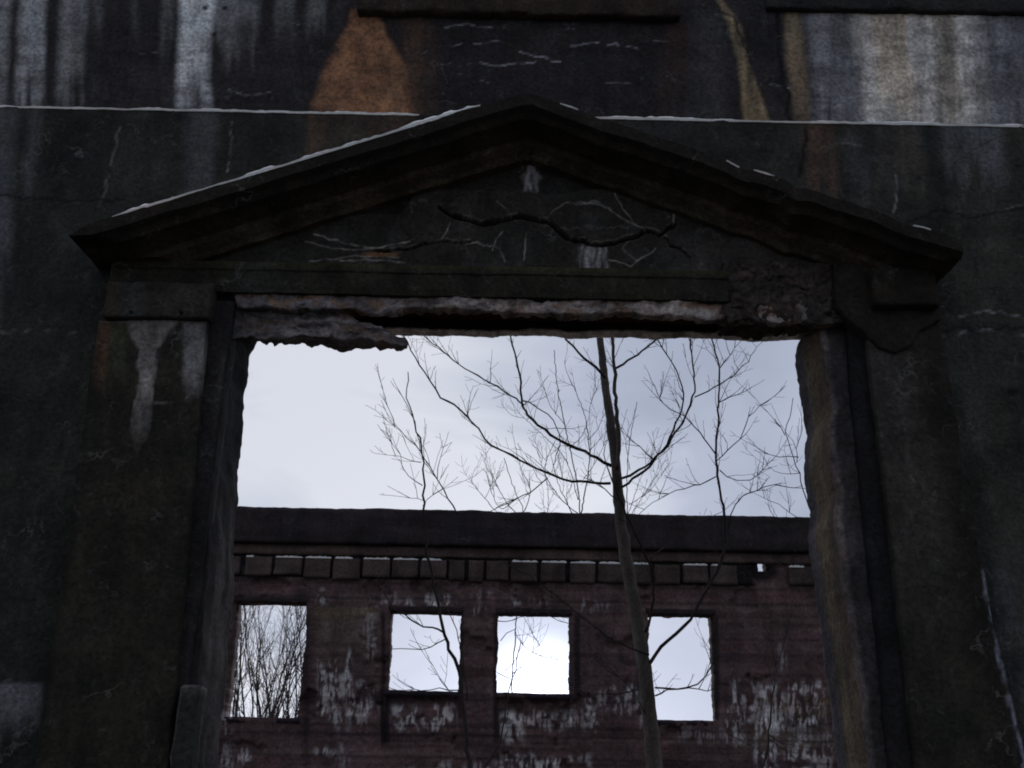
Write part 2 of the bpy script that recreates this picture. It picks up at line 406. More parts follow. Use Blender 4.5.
WHITE_CR = [([(315, 236), (345, 245), (375, 250), (410, 243)], 1.2, .8), ([(310, 262), (350, 258), (400, 259)], 1, .6), ([(306, 243), (340, 250), (372, 250)], .9, .5), ([(440, 243), (447, 232), (450, 225)], 1.2, .8),
            ([(450, 242), (478, 244), (500, 250), (505, 262)], 1, .6), ([(493, 252), (497, 240), (503, 233)], .9, .7), ([(526, 236), (524, 262)], .8, .7), ([(548, 218), (565, 203), (600, 204)], .9, .7),
            ([(575, 206), (600, 206), (615, 216), (634, 226)], 1, .7), ([(614, 190), (622, 210), (634, 226), (648, 232)], 1, .7), ([(672, 206), (674, 228)], 1.1, .7), ([(608, 262), (630, 268), (655, 250)], 1, .7),
            ([(630, 240), (622, 250), (636, 262)], .8, .5), ([(497, 203), (508, 212), (515, 222)], .9, .4), ([(340, 262), (380, 262), (405, 264)], 1.3, .5)]
DARK_CR = [([(440, 208), (455, 218), (480, 225), (510, 219), (545, 222), (560, 233), (575, 242), (600, 246), (622, 241), (645, 232), (660, 236), (674, 226)], 1.8), ([(375, 252), (400, 250), (425, 245), (445, 242), (470, 243)], 1.0), ([(660, 236), (690, 258)], 1)]
def paint_frieze(px, py, V, uvw):
    f = 1 + .7 * n2(px / 20, py / 8, 5, 171)
    c = np.ones((len(px), 3)) * np.array((.15, .14, .16)) * f[:, None]
    m = ss(350, 430, px) * (1 - ss(760, 830, px)); c = mix(c, m * .8 * ss(-.6, .2, n2(px / 25, py / 8, 4, 172)), (.40, .36, .36))
    c = mix(c, .75 * ss(.0, .35, n2(px / 18, py / 8, 4, 173)), (.19, .11, .07)); c = mix(c, .6 * ss(.1, .3, n2(px / 30, py / 30, 3, 175)), (.06, .055, .055))
    c = mix(c, .7 * ss(.1, .5, n2(px / 12, py / 5, 4, 174)), (.022, .02, .02))
    return c
def paint_pil_left(px, py, V, uvw):
    f = 1 + .35 * n2(px / 40, py / 60, 5, 181)
    c = np.ones((len(px), 3)) * np.array((.021, .0195, .0145)) * f[:, None]
    c = mix(c, .4 * ss(0, .5, n2(px / 8, py / 90, 4, 182)), (.034, .034, .024))
    # Y shaped pale leak
    hw = np.interp(py, [318, 328, 342, 350, 420, 455], [26, 22, 14, 8, 9, 3]); cx = np.interp(py, [320, 350, 450], [153, 148, 138])
    ring = 1 - ss(hw * .8, hw * 1.15, np.abs(px - cx + n2(px / 8, py / 14, 3, 3) * 4))
    inner = np.exp(-((px - 150) / 12.) ** 2 - ((py - 330) / 12.) ** 2) * .35
    m = ring * (1 - inner) * ss(316, 321, py) * (1 - ss(395, 462, py)) * (.7 + .5 * n2(px / 5, py / 30, 3, 184))
    c = mix(c, np.clip(m, 0, 1) * .68, (.36, .34, .35))
    c = streak(c, px, py, 184, 205, 319, 400, (.27, .27, .3), .6, soft=3, s=185)
    c = streak(c, px, py, 98, 112, 319, 400, (.12, .06, .035), .55, soft=3, s=186, lean=-.1)
    c = streak(c, px, py, 112, 128, 319, 390, (.07, .075, .04), .5, soft=4, s=187)
    c = mix(c, .7 * (1 - ss(0, 3.2, np.abs(py - 320))) * ss(96, 100, px), (.15, .14, .13))
    c = line(c, px, py, [(150, 400), (165, 403), (184, 401), (188, 396)], 1, (.2, .2, .2), .7, 1.5, 188, .3)
    c = mix(c, .6 * (1 - ss(0, .1, uvw[0])) * ss(330, 360, py), (.009, .008, .006))  # edge shadow on the outer side, painted into the colour
    for i in range(14):
        rs = random.Random(700 + i); x, y = rs.uniform(50, 190), rs.uniform(420, 740); k = rs.uniform(10, 30)
        c = line(c, px, py, [(x, y), (x + k * .6, y + k * rs.uniform(-1, 1)), (x + k, y + k * rs.uniform(-1, 1))], .6, (.08, .085, .085), .35, 2, 710 + i, .3)
    return c
def paint_cap_left(px, py, V, uvw):
    c = np.ones((len(px), 3)) * np.array((.031, .029, .026)) * (1 + .35 * n2(px / 20, py / 8, 4, 191))[:, None]
    c = mix(c, .5 * (1 - ss(105, 122, px)), (.05, .035, .015)); c = mix(c, .5 * ss(120, 128, px) * (1 - ss(140, 150, px)), (.04, .05, .052))
    return c
def paint_pil_right(px, py, V, uvw):
    f = 1 + .35 * n2(px / 40, py / 60, 5, 201)
    c = np.ones((len(px), 3)) * np.array((.022, .021, .0165)) * f[:, None]
    t = px - (py - 320) * .14
    c = mix(c, .75 * ss(858, 866, t) * (1 - ss(885, 925, t)) * ss(322, 345, py) * (1 - ss(420, 700, py)), (.055, .05, .05))
    c = mix(c, .6 * (1 - ss(842, 862, t)) , (.014, .014, .015))  # inner side darkened: painted shadow next to the jamb
    c = mix(c, .55 * ss(.68, .84, uvw[0]), (.009, .008, .006))  # outer part darkened in colour to stand for the edge shadow
    c = line(c, px, py, [(888, 330), (900, 380), (906, 440), (914, 520)], 2.2, (.07, .066, .062), .5, 3, 202, .2)
    c = mix(c, .5 * ss(.1, .6, n2(px / 7, py / 110, 4, 203)), (.032, .034, .030))
    # efflorescence down the outer arris
    e = np.interp(py, [540, 600, 680, 760], [978, 987, 1004, 1024])
    m = ss(-.45, .2, n2(px / 8, py / 14, 3, 209)) * (1 - ss(.6, 2.6, np.abs(px - e + 1.5 * n2(py / 9, py * 0, 3, 207)))) * ss(540, 610, py + 40 * n2(py / 12, py * 0, 2, 208)); c = mix(c, m * .8, (.24, .26, .36))
    return c
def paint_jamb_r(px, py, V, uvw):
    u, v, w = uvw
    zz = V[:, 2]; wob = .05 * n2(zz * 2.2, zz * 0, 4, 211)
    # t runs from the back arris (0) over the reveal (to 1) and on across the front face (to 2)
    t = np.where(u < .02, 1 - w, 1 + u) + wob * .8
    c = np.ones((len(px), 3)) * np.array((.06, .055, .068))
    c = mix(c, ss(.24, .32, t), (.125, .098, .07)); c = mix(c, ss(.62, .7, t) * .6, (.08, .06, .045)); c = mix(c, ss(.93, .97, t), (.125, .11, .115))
    c = mix(c, ss(1.04, 1.12, t), (.045, .042, .048)); c = mix(c, ss(1.45, 1.6, t), (.014, .014, .016))  # front face darkens towards the pilaster as painted shadow
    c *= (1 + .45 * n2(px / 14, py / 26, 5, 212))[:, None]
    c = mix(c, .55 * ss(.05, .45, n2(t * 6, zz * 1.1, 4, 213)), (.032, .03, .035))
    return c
def paint_jamb_l(px, py, V, uvw):
    u, v, w = uvw
    f = 1 + .4 * n2(px / 14, py / 40, 5, 221)
    c = np.ones((len(px), 3)) * np.array((.018, .017, .018)) * f[:, None]
    c = mix(c, .8 * ss(.0, .4, n2(V[:, 1] * 9, V[:, 2] * .9, 3, 222)) * ss(430, 520, py), (.075, .068, .072))
    c = mix(c, .6 * (1 - ss(.9, .99, u)) * ss(.6, .9, u) * ss(340, 360, py) * (1 - ss(360, 480, py)), (.06, .06, .055))
    return c
def paint_rear(px, py, V, uvw):
    f = 1 + .35 * n2(px / 60, py / 12, 5, 231)
    c = np.ones((len(px), 3)) * np.array((.104, .066, .074)) * f[:, None]
    bd = n2(px / 400, py / 5, 3, 232); c = mix(c, .5 * ss(.05, .5, bd), (.032, .024, .027)); c = mix(c, .45 * ss(.1, .5, -bd), (.14, .11, .108))
    c = mix(c, .5 * ss(.1, .5, n2(px / 30, py / 30, 5, 233)), (.035, .03, .033))
    WD = (.75, .75, .84)
    # pier between first two openings: paler tan head
    m = ss(312, 318, px) * (1 - ss(374, 382, px)) * ss(606, 610, py) * (1 - ss(622, 690, py)); c = mix(c, m * .6, (.115, .095, .085))
    m = m * (1 - ss(612, 622, py)) ; c = mix(c, m * .5, (.18, .14, .09))
    m = (1 - ss(0, 7, np.abs(px - 306))) * ss(605, 615, py); c = mix(c, m * .6, (.02, .016, .018))
    # curtains of pale drips
    def curtain(c, x0, x1, y0, y1, a, s, hf=3.2, per=0):
        top = y0 + n2(px / 9, px * 0, 3, s) * (y1 - y0) * .5; bot = y1 + n2(px / 5, px * 0 + 5, 3, s + 1) * (y1 - y0) * .35
        m = ss(x0 - 4, x0 + 4, px) * (1 - ss(x1 - 4, x1 + 4, px)) * ss(top - 4, top + 5, py) * (1 - ss(bot - 4, bot + 3, py))
        t = ss(-.12, .08, n2(px / 2.3, py / 17, 3, s + 2) + .35 * n2(px / 1.8, py / 5, 2, s + 9)) * (.8 + .6 * n2(px / 7, py / 12, 2, s + 11)) * ss(-.3, .05, n2(px / 12, py / 9, 3, s + 6))
        return mix(c, m * t * a, WD)
    for i, (x0, x1, y0, y1, a) in enumerate([(318, 352, 658, 712, .7), (345, 378, 676, 712, .55), (330, 368, 700, 726, .6), (335, 350, 715, 768, .2), (392, 418, 706, 728, .75), (422, 456, 702, 730, .7), (364, 377, 612, 660, .3),
                                             (500, 574, 712, 728, .8), (500, 525, 716, 742, .6), (575, 600, 708, 730, .5), (596, 645, 690, 712, .45), (640, 655, 690, 735, .4), (585, 592, 695, 720, .6), (500, 590, 758, 780, .8), (400, 500, 764, 782, .5), (232, 250, 748, 764, .7), (315, 335, 748, 756, .8),
                                             (732, 760, 684, 722, .6), (758, 785, 690, 728, .75), (786, 824, 686, 724, .8), (735, 825, 725, 745, .6), (754, 778, 722, 800, .9), (784, 832, 738, 775, .65), (725, 745, 700, 740, .5), (660, 720, 728, 742, .3), (780, 786, 640, 680, .35),
                                             (405, 455, 596, 608, .75), (468, 490, 594, 612, .45), (512, 520, 598, 606, .7), (530, 548, 596, 604, .4), (583, 592, 598, 612, .6), (592, 608, 602, 610, .35), (318, 326, 592, 606, .4), (380, 400, 592, 606, .45), (630, 640, 575, 590, .5), (476, 480, 568, 590, .3), (212, 232, 700, 790, .5)]):
        c = curtain(c, x0, x1, y0, y1, a, 240 + i)
    m = ss(735, 745, px) * ss(726, 730, py) * (1 - ss(738, 760, py)); c = mix(c, m * .4, (.15, .12, .1))
    m = ss(745, 770, px) * ss(694, 700, py) * (1 - ss(712, 724, py)); c = mix(c, m * .35 * ss(-.2, .3, n2(px / 4, py / 10, 3, 5)), (.2, .15, .07))
    for x, y0, y1, w in ((383, 612, 745, 2), (385, 690, 745, 3.5), (496, 612, 740, 2.5), (460, 612, 720, 3), (577, 614, 700, 3), (640, 614, 700, 2.5), (716, 614, 720, 3)):
        m = (1 - ss(w * .5, w * 1.6, np.abs(px - x + n2(px / 9, py / 20, 2, 6)))) * ss(y0 - 4, y0 + 4, py) * (1 - ss(y1 - 5, y1 + 5, py)); c = mix(c, m * .8, (.014, .011, .013))
    for y, a in ((736, .5), (727, .4), (758, .4), (600, .5), (585, .3), (700, .3)):
        yy = y + (px - 480) * .017; m = (1 - ss(.6, 2.4, np.abs(py - yy + n2(px / 15, py / 15, 2, 7)))) * a; c = mix(c, m, (.012, .01, .012))
    c = blob(c, px, py, 762, 570, 16, 12, (.01, .008, .01), .95, 77)
    return c

# ================================================================== SETTING
S_ = 420
g = mesh_obj('ground', [(-S_, -S_, 0), (S_, -S_, 0), (S_, S_, 0), (-S_, S_, 0)], [[0, 1, 2, 3]], M['ground']); tag(g, kind='structure')

# ================================================================== FRONT WALL
YL, YU = 5.50, 5.60
front = thing('ruined_facade', 'near dark stained concrete wall with a pediment over a large broken doorway', 'ruin')
zl = 5.445
# lower wall, with a generous rough opening that the jambs and lintel line
OX0, OX1, OZ1 = -1.80, 2.02, 4.32
xs = axis_lines([-9, -3.7, OX0, OX1, 3.8, 9], [.08, .0135, .0135, .0135, .08])
zs = axis_lines([0, 1.2, OZ1, zl], [.08, .0135, .0135])
holed_wall('wall_face', xs, zs, [(OX0, OX1, -1, OZ1)], YL, 5.98, M['wall'], front, paint_lower, amp=.006, s=3)
# thicker ledge: upper wall set back
xs = axis_lines([-9, -3.7, 3.8, 9], [.1, .012, .1]); zs = axis_lines([zl, 6.6, 8.4], [.0125, .1])
zs[0] = zl + .003
holed_wall('upper_wall_face', xs, zs, [], YU, 5.985, M['wall'], front, paint_upper, amp=.004, s=9)
# projecting window sills at the head of the photograph
pd = paint_dark(.022, .022, .022, .4, 5)
block('window_sill', X(355, 4, 5.45), X(682, 4, 5.45), Z(512, 9, 5.47) + .02, Z(512, 9, 5.47) + .2, 5.535, 5.62, M['wall'], front, paint_dark(.03, .022, .016, .7, 6), res=.02, amp=.012, chip=.03)
block('window_sill', X(770, 4, 5.5), X(1060, 8, 5.5), Z(900, 7, 5.53), Z(900, 7, 5.53) + .18, 5.56, 5.62, M['wall'], front, pd, res=.02, amp=.014, s=4, chip=.03)

# ---- pediment
ped = tymp = None
apx = at(526, 92, 5.05)
eL = at(70, 230, 5.05); eR = at(963, 240, 5.05)
tymp_z1 = lambda x: np.where(x < apx[0], apx[2] - .18 - (apx[0] - x) * (apx[2] - eL[2]) / (apx[0] - eL[0]), apx[2] - .18 - (x - apx[0]) * (apx[2] - eR[2]) / (eR[0] - apx[0]))
zc_top = Z(415, 262, 5.32); zc_bot = Z(415, 291, 5.32)
# tympanum: dense sheet with the cracks really sunk in
def tymp_warp(base, V, uvw):
    px, py = chart(base[:, 0], base[:, 2], 5.44)
    fr = uvw[2] == 0
    for i, (p, w) in enumerate(DARK_CR):
        d = polydist(px, py, p, 2.2, 150 + i); V[:, 1] += np.where(fr, .05 * (1 - ss(w * .5, w * 1.6, d)), 0)
    edge = np.interp(px, [400, 420, 480, 530, 560, 600, 640, 690], [215, 189, 191, 193, 195, 188, 190, 215]) + 1.5 * n2(px / 8, px * 0, 3, 7)
    V[:, 1] -= np.where(fr, .018 * ss(-1, 1, py - edge), 0)
    return V
tz0 = zc_bot + .02
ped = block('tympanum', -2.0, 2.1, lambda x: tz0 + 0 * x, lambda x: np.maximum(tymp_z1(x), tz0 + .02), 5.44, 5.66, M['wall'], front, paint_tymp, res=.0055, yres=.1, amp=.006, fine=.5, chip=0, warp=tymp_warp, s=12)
ped.name = 'tympanum'
prof = [(5.58, 0), (5.05, 0), (5.05, .08), (5.09, .10), (5.12, .135), (5.30, .15), (5.305, .19), (5.36, .225), (5.38, .25), (5.58, .255)]
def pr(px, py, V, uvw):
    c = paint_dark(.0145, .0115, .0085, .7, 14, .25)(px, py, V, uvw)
    return c * (1 + 2.2 * ss(5.06, 5.3, V[:, 1]))[:, None]  # recessed undersides lightened in the colour to lift their shade
sl = (apx[2] - eL[2]) / (apx[0] - eL[0]); sr = (apx[2] - eR[2]) / (eR[0] - apx[0])
def bite(xs, zt, spots):
    z = zt.copy()
    for x0, w, d in spots: z -= d * np.exp(-((xs - x0) / w) ** 2)
    return z
spotsR = [(X(600, 118, 5.05), .05, .012), (X(740, 160, 5.05), .06, .02), (X(795, 178, 5.05), .05, .03), (X(905, 222, 5.05), .09, .015)]
zL = lambda x: np.minimum(bite(x, apx[2] - (apx[0] - x) * sl, [(eL[0], .06, .03)]), apx[2] - .008 - .006 * n2(x * 3, x * 0, 2, 4))
zR = lambda x: np.minimum(bite(x, apx[2] - (x - apx[0]) * sr, spotsR), apx[2] - .008 - .006 * n2(x * 3, x * 0, 2, 4))
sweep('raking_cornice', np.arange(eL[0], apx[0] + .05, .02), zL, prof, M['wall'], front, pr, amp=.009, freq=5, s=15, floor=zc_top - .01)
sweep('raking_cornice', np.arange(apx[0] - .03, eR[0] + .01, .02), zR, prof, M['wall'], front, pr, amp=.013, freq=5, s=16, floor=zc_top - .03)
# horizontal cornice, broken off towards its right end
xcl = X(97, 280, 5.2); xcr = X(735, 285, 5.2)
cp = [(5.60, 0), (5.355, 0), (5.35, .05), (5.36, .06), (5.365, zc_top - zc_bot - .04), (5.375, zc_top - zc_bot), (5.60, zc_top - zc_bot + .003)]
def paint_cornice(px, py, V, uvw):
    c = paint_dark(.021, .021, .015, .4, 17, .3)(px, py, V, uvw)
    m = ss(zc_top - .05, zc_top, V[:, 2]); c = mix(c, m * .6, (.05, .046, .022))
    c = mix(c, .45 * ss(225, 245, px) * (1 - ss(250, 300, px)), (.04, .046, .046)); c = mix(c, .6 * (1 - ss(195, 220, px)), (.02, .018, .014)); return c
sweep('cornice', np.arange(xcl, xcr, .02), lambda x: zc_top + .004 * n2(x * 2, x * 0, 2, 5), cp, M['wall'], front, paint_cornice, amp=.006, freq=5, s=17)
def paint_rubble(px, py, V, uvw):
    c = np.ones((len(px), 3)) * np.array((.05, .043, .041)) * (1 + .7 * n2(px / 9, py / 7, 5, 251))[:, None]
    c = mix(c, .7 * ss(.05, .4, n2(px / 14, py / 5, 4, 252)), (.02, .018, .018)); return mix(c, .4 * ss(.1, .5, n2(px / 8, py / 8, 3, 253)), (.1, .06, .055))
zr0, zr1 = Z(780, 300, 5.3), Z(780, 256, 5.3)
block('broken_cornice_core', xcr - .02, X(838, 280, 5.34), zr0 - .1, zr1 + .02, 5.385, 5.62, M['rough'], front, paint_rubble, res=.012, amp=.04, freq=8, s=18, chip=.03, fine=.6)
block('broken_cornice_core', X(836, 280, 5.30), X(878, 280, 5.3), zr0 - .06, zr1 + .0, 5.34, 5.6, M['rough'], front, paint_dark(.02, .018, .015, .6, 5), res=.014, amp=.025, freq=8, s=19, chip=.03)
block('cornice_end_block', X(875, 280, 5.2), X(940, 280, 5.2), Z(905, 301, 5.2), Z(905, 262, 5.2), 5.25, 5.6, M['wall'], front, paint_dark(.018, .015, .011, .4, 20), res=.02, amp=.01, s=21, chip=.02)

# ---- lintel over the doorway
zf_top = zc_bot + .01
xj0, xj1 = X(236, 320, 5.46), X(838, 310, 5.46)
zb_f = Z(500, 314, 5.42)
def zfront(x):
    return zb_f + .022 * n2(x * 5, x * 0, 4, 31) - .03 * ss(1.0, 1.7, x) 
block('lintel', xj0, xj1, zfront, lambda x: zf_top + 0 * x, 5.40, 5.47, M['rough'], front, paint_frieze, res=.0125, amp=.03, freq=6, s=22, chip=.01, fine=.5)
# lump still hanging at the left
def paint_lump(px, py, V, uvw):
    c = np.ones((len(px), 3)) * np.array((.19, .175, .19)) * (1 + .7 * n2(px / 40, py / 5, 5, 271))[:, None]
    c = mix(c, .75 * ss(.05, .35, n2(px / 45, py / 6, 4, 272)), (.035, .035, .045)); c = mix(c, .5 * ss(.1, .4, n2(px / 25, py / 8, 4, 273)), (.16, .10, .06))
    return mix(c, .6 * (1 - ss(0, 50, px - 236)), (.04, .04, .045))
zlump = Z(320, 347, 5.58)
xl1 = X(405, 347, 5.58)
block('lintel_soffit', X(246, 350, 5.6) - .1, lambda v: xl1 - .30 * ss(.06, .3, v) + .03 * n2(v * 9, v * 0, 3, 8), lambda x: zlump + .02 * n2(x * 5, x * 0, 4, 33) - .025 * ss(-1.0, -.75, x), lambda x: 4.4 + 0 * x, 5.455, 5.60, M['rough'], front, paint_lump, res=.012, amp=.04, freq=5, s=23, chip=.02, fine=.5)
block('steel_beam', xj0 - .05, xj1 + .05, Z(600, 338, 6.0) + .05, 4.4, 5.50, 5.88, M['rust'], front, None, res=.04, amp=.01, s=24)
zbk = Z(600, 338, 6.0)
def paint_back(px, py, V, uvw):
    c = np.ones((len(px), 3)) * np.array((.7, .66, .7)) * (1 + .6 * n2(px / 14, py / 5, 5, 261))[:, None]  # pale efflorescence, brightened in colour to offset the scant light here
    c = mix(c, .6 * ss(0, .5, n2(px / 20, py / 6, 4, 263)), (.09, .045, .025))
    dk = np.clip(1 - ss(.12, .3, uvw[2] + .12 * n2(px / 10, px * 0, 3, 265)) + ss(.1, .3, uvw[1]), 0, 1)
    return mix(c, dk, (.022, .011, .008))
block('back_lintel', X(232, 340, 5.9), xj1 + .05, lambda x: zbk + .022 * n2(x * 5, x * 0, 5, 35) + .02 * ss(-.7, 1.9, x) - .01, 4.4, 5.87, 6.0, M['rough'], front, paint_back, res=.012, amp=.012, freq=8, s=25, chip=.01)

# ---- jambs
zj = zf_top + .01
yf = np.array([300, 340, 352, 365, 380, 392, 410, 450, 480, 510, 560, 620, 700, 768, 900])
xl = [262, 258, 250, 246, 246, 243, 243, 240, 238, 237, 234, 230, 224, 216, 206]
def inner_left(v):
    z = v * zj; pts = [at(a, b, 6.0) for a, b in zip(xl, yf)]
    zz = np.array([p[2] for p in pts])[::-1]; xx = np.array([p[0] for p in pts])[::-1]
    return np.interp(z, zz, xx) + .014 * n2(z * 7, z * 0, 4, 41)
block('door_jamb', X(232, 330, 5.5) - .16, inner_left, 0, zj, 5.44, 6.0, M['rough'], front, paint_jamb_l, res=.02, yres=.03, amp=.014, freq=6, s=26, chip=.03)
yr = np.array([300, 335, 345, 352, 365, 380, 392, 420, 438, 446, 470, 490, 512, 540, 600, 680, 768, 900])
xr = [800, 800, 797, 795, 795, 799, 800, 804, 808, 806, 804, 805, 811, 808, 816, 827, 838, 852]
def inner_right(v):
    z = v * zj; pts = [at(a, b, 6.0) for a, b in zip(xr, yr)]
    zz = np.array([p[2] for p in pts])[::-1]; xx = np.array([p[0] for p in pts])[::-1]
    return np.interp(z, zz, xx) + .007 * n2(z * 9, z * 0, 4, 43)
block('door_jamb', inner_right, X(860, 330, 5.5) + .1, 0, zj, 5.46, 6.0, M['rough'], front, paint_jamb_r, res=.018, yres=.025, amp=.007, freq=8, s=27, fine=.9, chip=.03)
# inner trim strips between jamb and pilaster
block('jamb_trim', X(208, 330, 5.44), X(233, 330, 5.44), 0, zf_top - .06, 5.40, 5.52, M['wall'], front, paint_jamb_l, res=.02, amp=.008, s=28, chip=.015)
def trim_r(v): return X(846, 330, 5.4) + (1 - v) * .0 + .01 * n2(v * 12, v * 0, 3, 47)
block('jamb_trim', trim_r, X(868, 330, 5.4), 0, zf_top + .02, 5.40, 5.52, M['rough'], front, paint_dark(.014, .014, .016, .5, 48), res=.02, amp=.012, s=29, chip=.02)  # dark colour carries the painted shadow between jamb and pilaster

# ---- pilasters
zs0 = Z(150, 320, 5.35)
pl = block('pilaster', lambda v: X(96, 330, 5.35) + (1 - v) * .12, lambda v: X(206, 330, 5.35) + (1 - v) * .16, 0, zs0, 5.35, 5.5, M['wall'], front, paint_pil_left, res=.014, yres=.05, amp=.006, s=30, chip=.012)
cp_ = block('capital', X(104, 305, 5.31), X(210, 305, 5.31), zs0 + .002, zc_bot + .02, 5.31, 5.5, M['wall'], pl, paint_cap_left, res=.015, amp=.006, s=31, chip=.008)
for hx in (131, 181):
    c = at(hx, 312, 5.305); n = 10
    V = [(c[0] + .011 * math.cos(t), 5.301, c[2] + .011 * math.sin(t)) for t in np.linspace(0, 2 * math.pi, n, endpoint=False)] + [(c[0] + .016 * math.cos(t), 5.33, c[2] + .016 * math.sin(t)) for t in np.linspace(0, 2 * math.pi, n, endpoint=False)]
    mesh_obj('bolt_hole', V, [list(range(n))] + [[k, (k + 1) % n, (k + 1) % n + n, k + n] for k in range(n)], M['hole'], pl)
zs1 = Z(900, 318, 5.35)
_pp = [at(a, b, 5.35) for a, b in ((1050, 860), (1027, 760), (1008, 680), (990, 600), (966, 470), (941, 320))]
PRZ = np.array([p[2] for p in _pp]); PRX = np.array([p[0] for p in _pp])
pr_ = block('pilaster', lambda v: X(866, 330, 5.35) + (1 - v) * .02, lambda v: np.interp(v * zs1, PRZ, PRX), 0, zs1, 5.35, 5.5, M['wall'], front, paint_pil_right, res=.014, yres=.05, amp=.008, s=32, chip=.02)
# surviving skin of facing at the head of the right pilaster, broken along a curved lower edge
def skin_bot(x):
    pts = [at(a, b, 5.31) for a, b in ((838, 306), (850, 320), (862, 332), (880, 347), (895, 351), (912, 346), (920, 330), (940, 318))]
    return np.interp(x, [p[0] for p in pts], [p[2] for p in pts]) + .01 * n2(x * 16, x * 0, 3, 50)
block('capital', X(838, 305, 5.31), X(941, 305, 5.31), skin_bot, Z(900, 298, 5.31), 5.328, 5.5, M['rough'], pr_, paint_dark(.019, .0175, .014, .4, 51), res=.014, amp=.012, s=33, chip=.012)
# remnant of facing at the foot of the left jamb
block('facing_remnant', X(176, 720, 5.3), X(196, 720, 5.3), 0, Z(185, 684, 5.3), 5.30, 5.42, M['rough'], front, lambda px, py, V, uvw: mix(paint_dark(.03, .03, .03, .4, 52)(px, py, V, uvw), .8 * np.maximum(1 - ss(0, .06, Z(185, 684, 5.3) - V[:, 2]), 1 - ss(0, .12, uvw[0])), (.1, .1, .105)), res=.015, amp=.012, s=34, chip=.02)

# ---- snow
def snow_line(label, x0, x1, zf, yf_, hgt, depth, s=0, group='thin lines of snow on the ledges'):
    xs_ = np.arange(x0, x1, .012); L = []
    n = len(xs_)
    h = hgt * (.75 + .5 * n2(xs_ * 6, xs_ * 0, 3, s)) * (.5 + .5 * ss(-.35, -.1, n2(xs_ * 2.3, xs_ * 0 + 7, 4, s + 4))) * (1 + .35 * n2(xs_ * 30, xs_ * 0, 2, s + 6)) * np.minimum(1, np.minimum(xs_ - x0, x1 - xs_) / .08 + .15)
    yy = yf_ + .008 * n2(xs_ * 9, xs_ * 0 + 2, 3, s + 1)
    z = zf(xs_); V = np.zeros((n, 5, 3)); V[..., 0] = xs_[:, None]
    for k, (dy, dz) in enumerate(((0, -.006), (-.006, .4), (.006, 1), (depth * .7, 1.1), (depth, -.0))):
        V[:, k, 1] = yy + dy; V[:, k, 2] = z + (dz * h if dz > -.001 else dz)
    i, j = np.meshgrid(np.arange(n - 1), np.arange(5), indexing='ij'); j2 = (j + 1) % 5
    Q = np.stack([i * 5 + j, i * 5 + j2, (i + 1) * 5 + j2, (i + 1) * 5 + j], -1).reshape(-1, 4)
    o = mesh_obj('snow_strip', V.reshape(-1, 3), Q.tolist() + [[4, 3, 2, 1, 0], [(n - 1) * 5 + k for k in range(5)]], M['snow'])
    return tag(o, label, 'snow', group)
fl = lambda z: (lambda x: z + 0 * x)
snow_line('thin snow line along the wall ledge left of the pediment', -9, X(420, 113, 5.5), fl(zl), YL - .004, .017, .09, 61)
snow_line('thin snow line along the wall ledge right of the pediment', X(560, 113, 5.5), 9, fl(zl), YL - .004, .021, .09, 62)
snow_line('long bright snow line on the left slope of the pediment', X(113, 213, 5.05), X(482, 98, 5.05), lambda x: zL(x) + .002, 5.05, .028, .35, 63)
for i, (a, b, lb) in enumerate([(560, 580, 'small snow patch just right of the pediment apex'), (728, 742, 'tiny snow patch midway down the right slope of the pediment'), (755, 776, 'snow patch lying in a chip on the right slope of the pediment'), (908, 926, 'lowest snow patch near the right end of the pediment')]):
    snow_line(lb, X(a, 180, 5.05), X(b, 180, 5.05), lambda x: zR(x) + .004, 5.055, .014, .3, 64 + i)

# ================================================================== REAR WALL
YR = 17.3
rear = thing('ruined_facade', 'distant reddish brown concrete wall with four empty window openings and a flat parapet', 'ruin')
def rz(py, px=480): return Z(px, py, YR)
wins = [(-4.62, -3.40, 1.99, 3.86), (-1.98, -.80, 2.45, 3.75), (-.16, 1.06, 2.45, 3.75), (2.39, 3.49, 2.07, 3.79)]
hole = (X(758, 566, YR), X(769, 566, YR), Z(764, 572, YR), Z(764, 560, YR))
bx = sorted({-9.5, -5.3, 5.8, 10.0, *[w[0] for w in wins], *[w[1] for w in wins], hole[0], hole[1]})
bz = sorted({0., 1.1, 5.3, *[w[2] for w in wins], *[w[3] for w in wins], hole[2], hole[3]})
xs = axis_lines(bx, [.12 if (a < -5.4 or a > 5.7) else .021 for a in bx[:-1]])
zs = axis_lines(bz, [.12 if a < 1 else .021 for a in bz[:-1]])
def relief(x, z):
    r = np.zeros_like(x)
    for a, b in ((wins[1][0], wins[1][1]), (wins[2][0], wins[2][1])):
        r += .05 * ((x > a) & (x < b) & (z < 2.38) & (z > 1.65))
    r += .06 * ss(.25, .45, n2(x * 2.2, z * 2.2, 4, 88)) 
    return r
holed_wall('wall_face', xs, zs, wins + [hole], YR, YR + .42, M['rear'], rear, paint_rear, amp=.012, freq=2, s=40, edge=.018, relief=relief)
zp0 = Z(480, 546, 17.15); zp1 = Z(480, 511, 17.15)
def pp(px, py, V, uvw):
    c = paint_dark(.03, .024, .028, .3, 61)(px, py, V, uvw); return mix(c, .5 * ss(.0, .4, n2(px / 120, py / 4, 4, 62)), (.018, .015, .018))
block('parapet', -9.5, 10, zp0, lambda x: zp1 + .02 * n2(x * 1.6, x * 0, 5, 63), 17.14, YR + .44, M['rear'], rear, pp, res=.05, amp=.016, freq=3, s=41, chip=.02)
zb1 = zp0 - .004; zb0 = Z(480, 557.5, 17.2)
block('string_course', -9.5, 10, zb0, zb1, 17.24, YR + .02, M['rear'], rear, paint_dark(.085, .062, .06, .35, 64), res=.04, amp=.012, s=42, chip=.02)
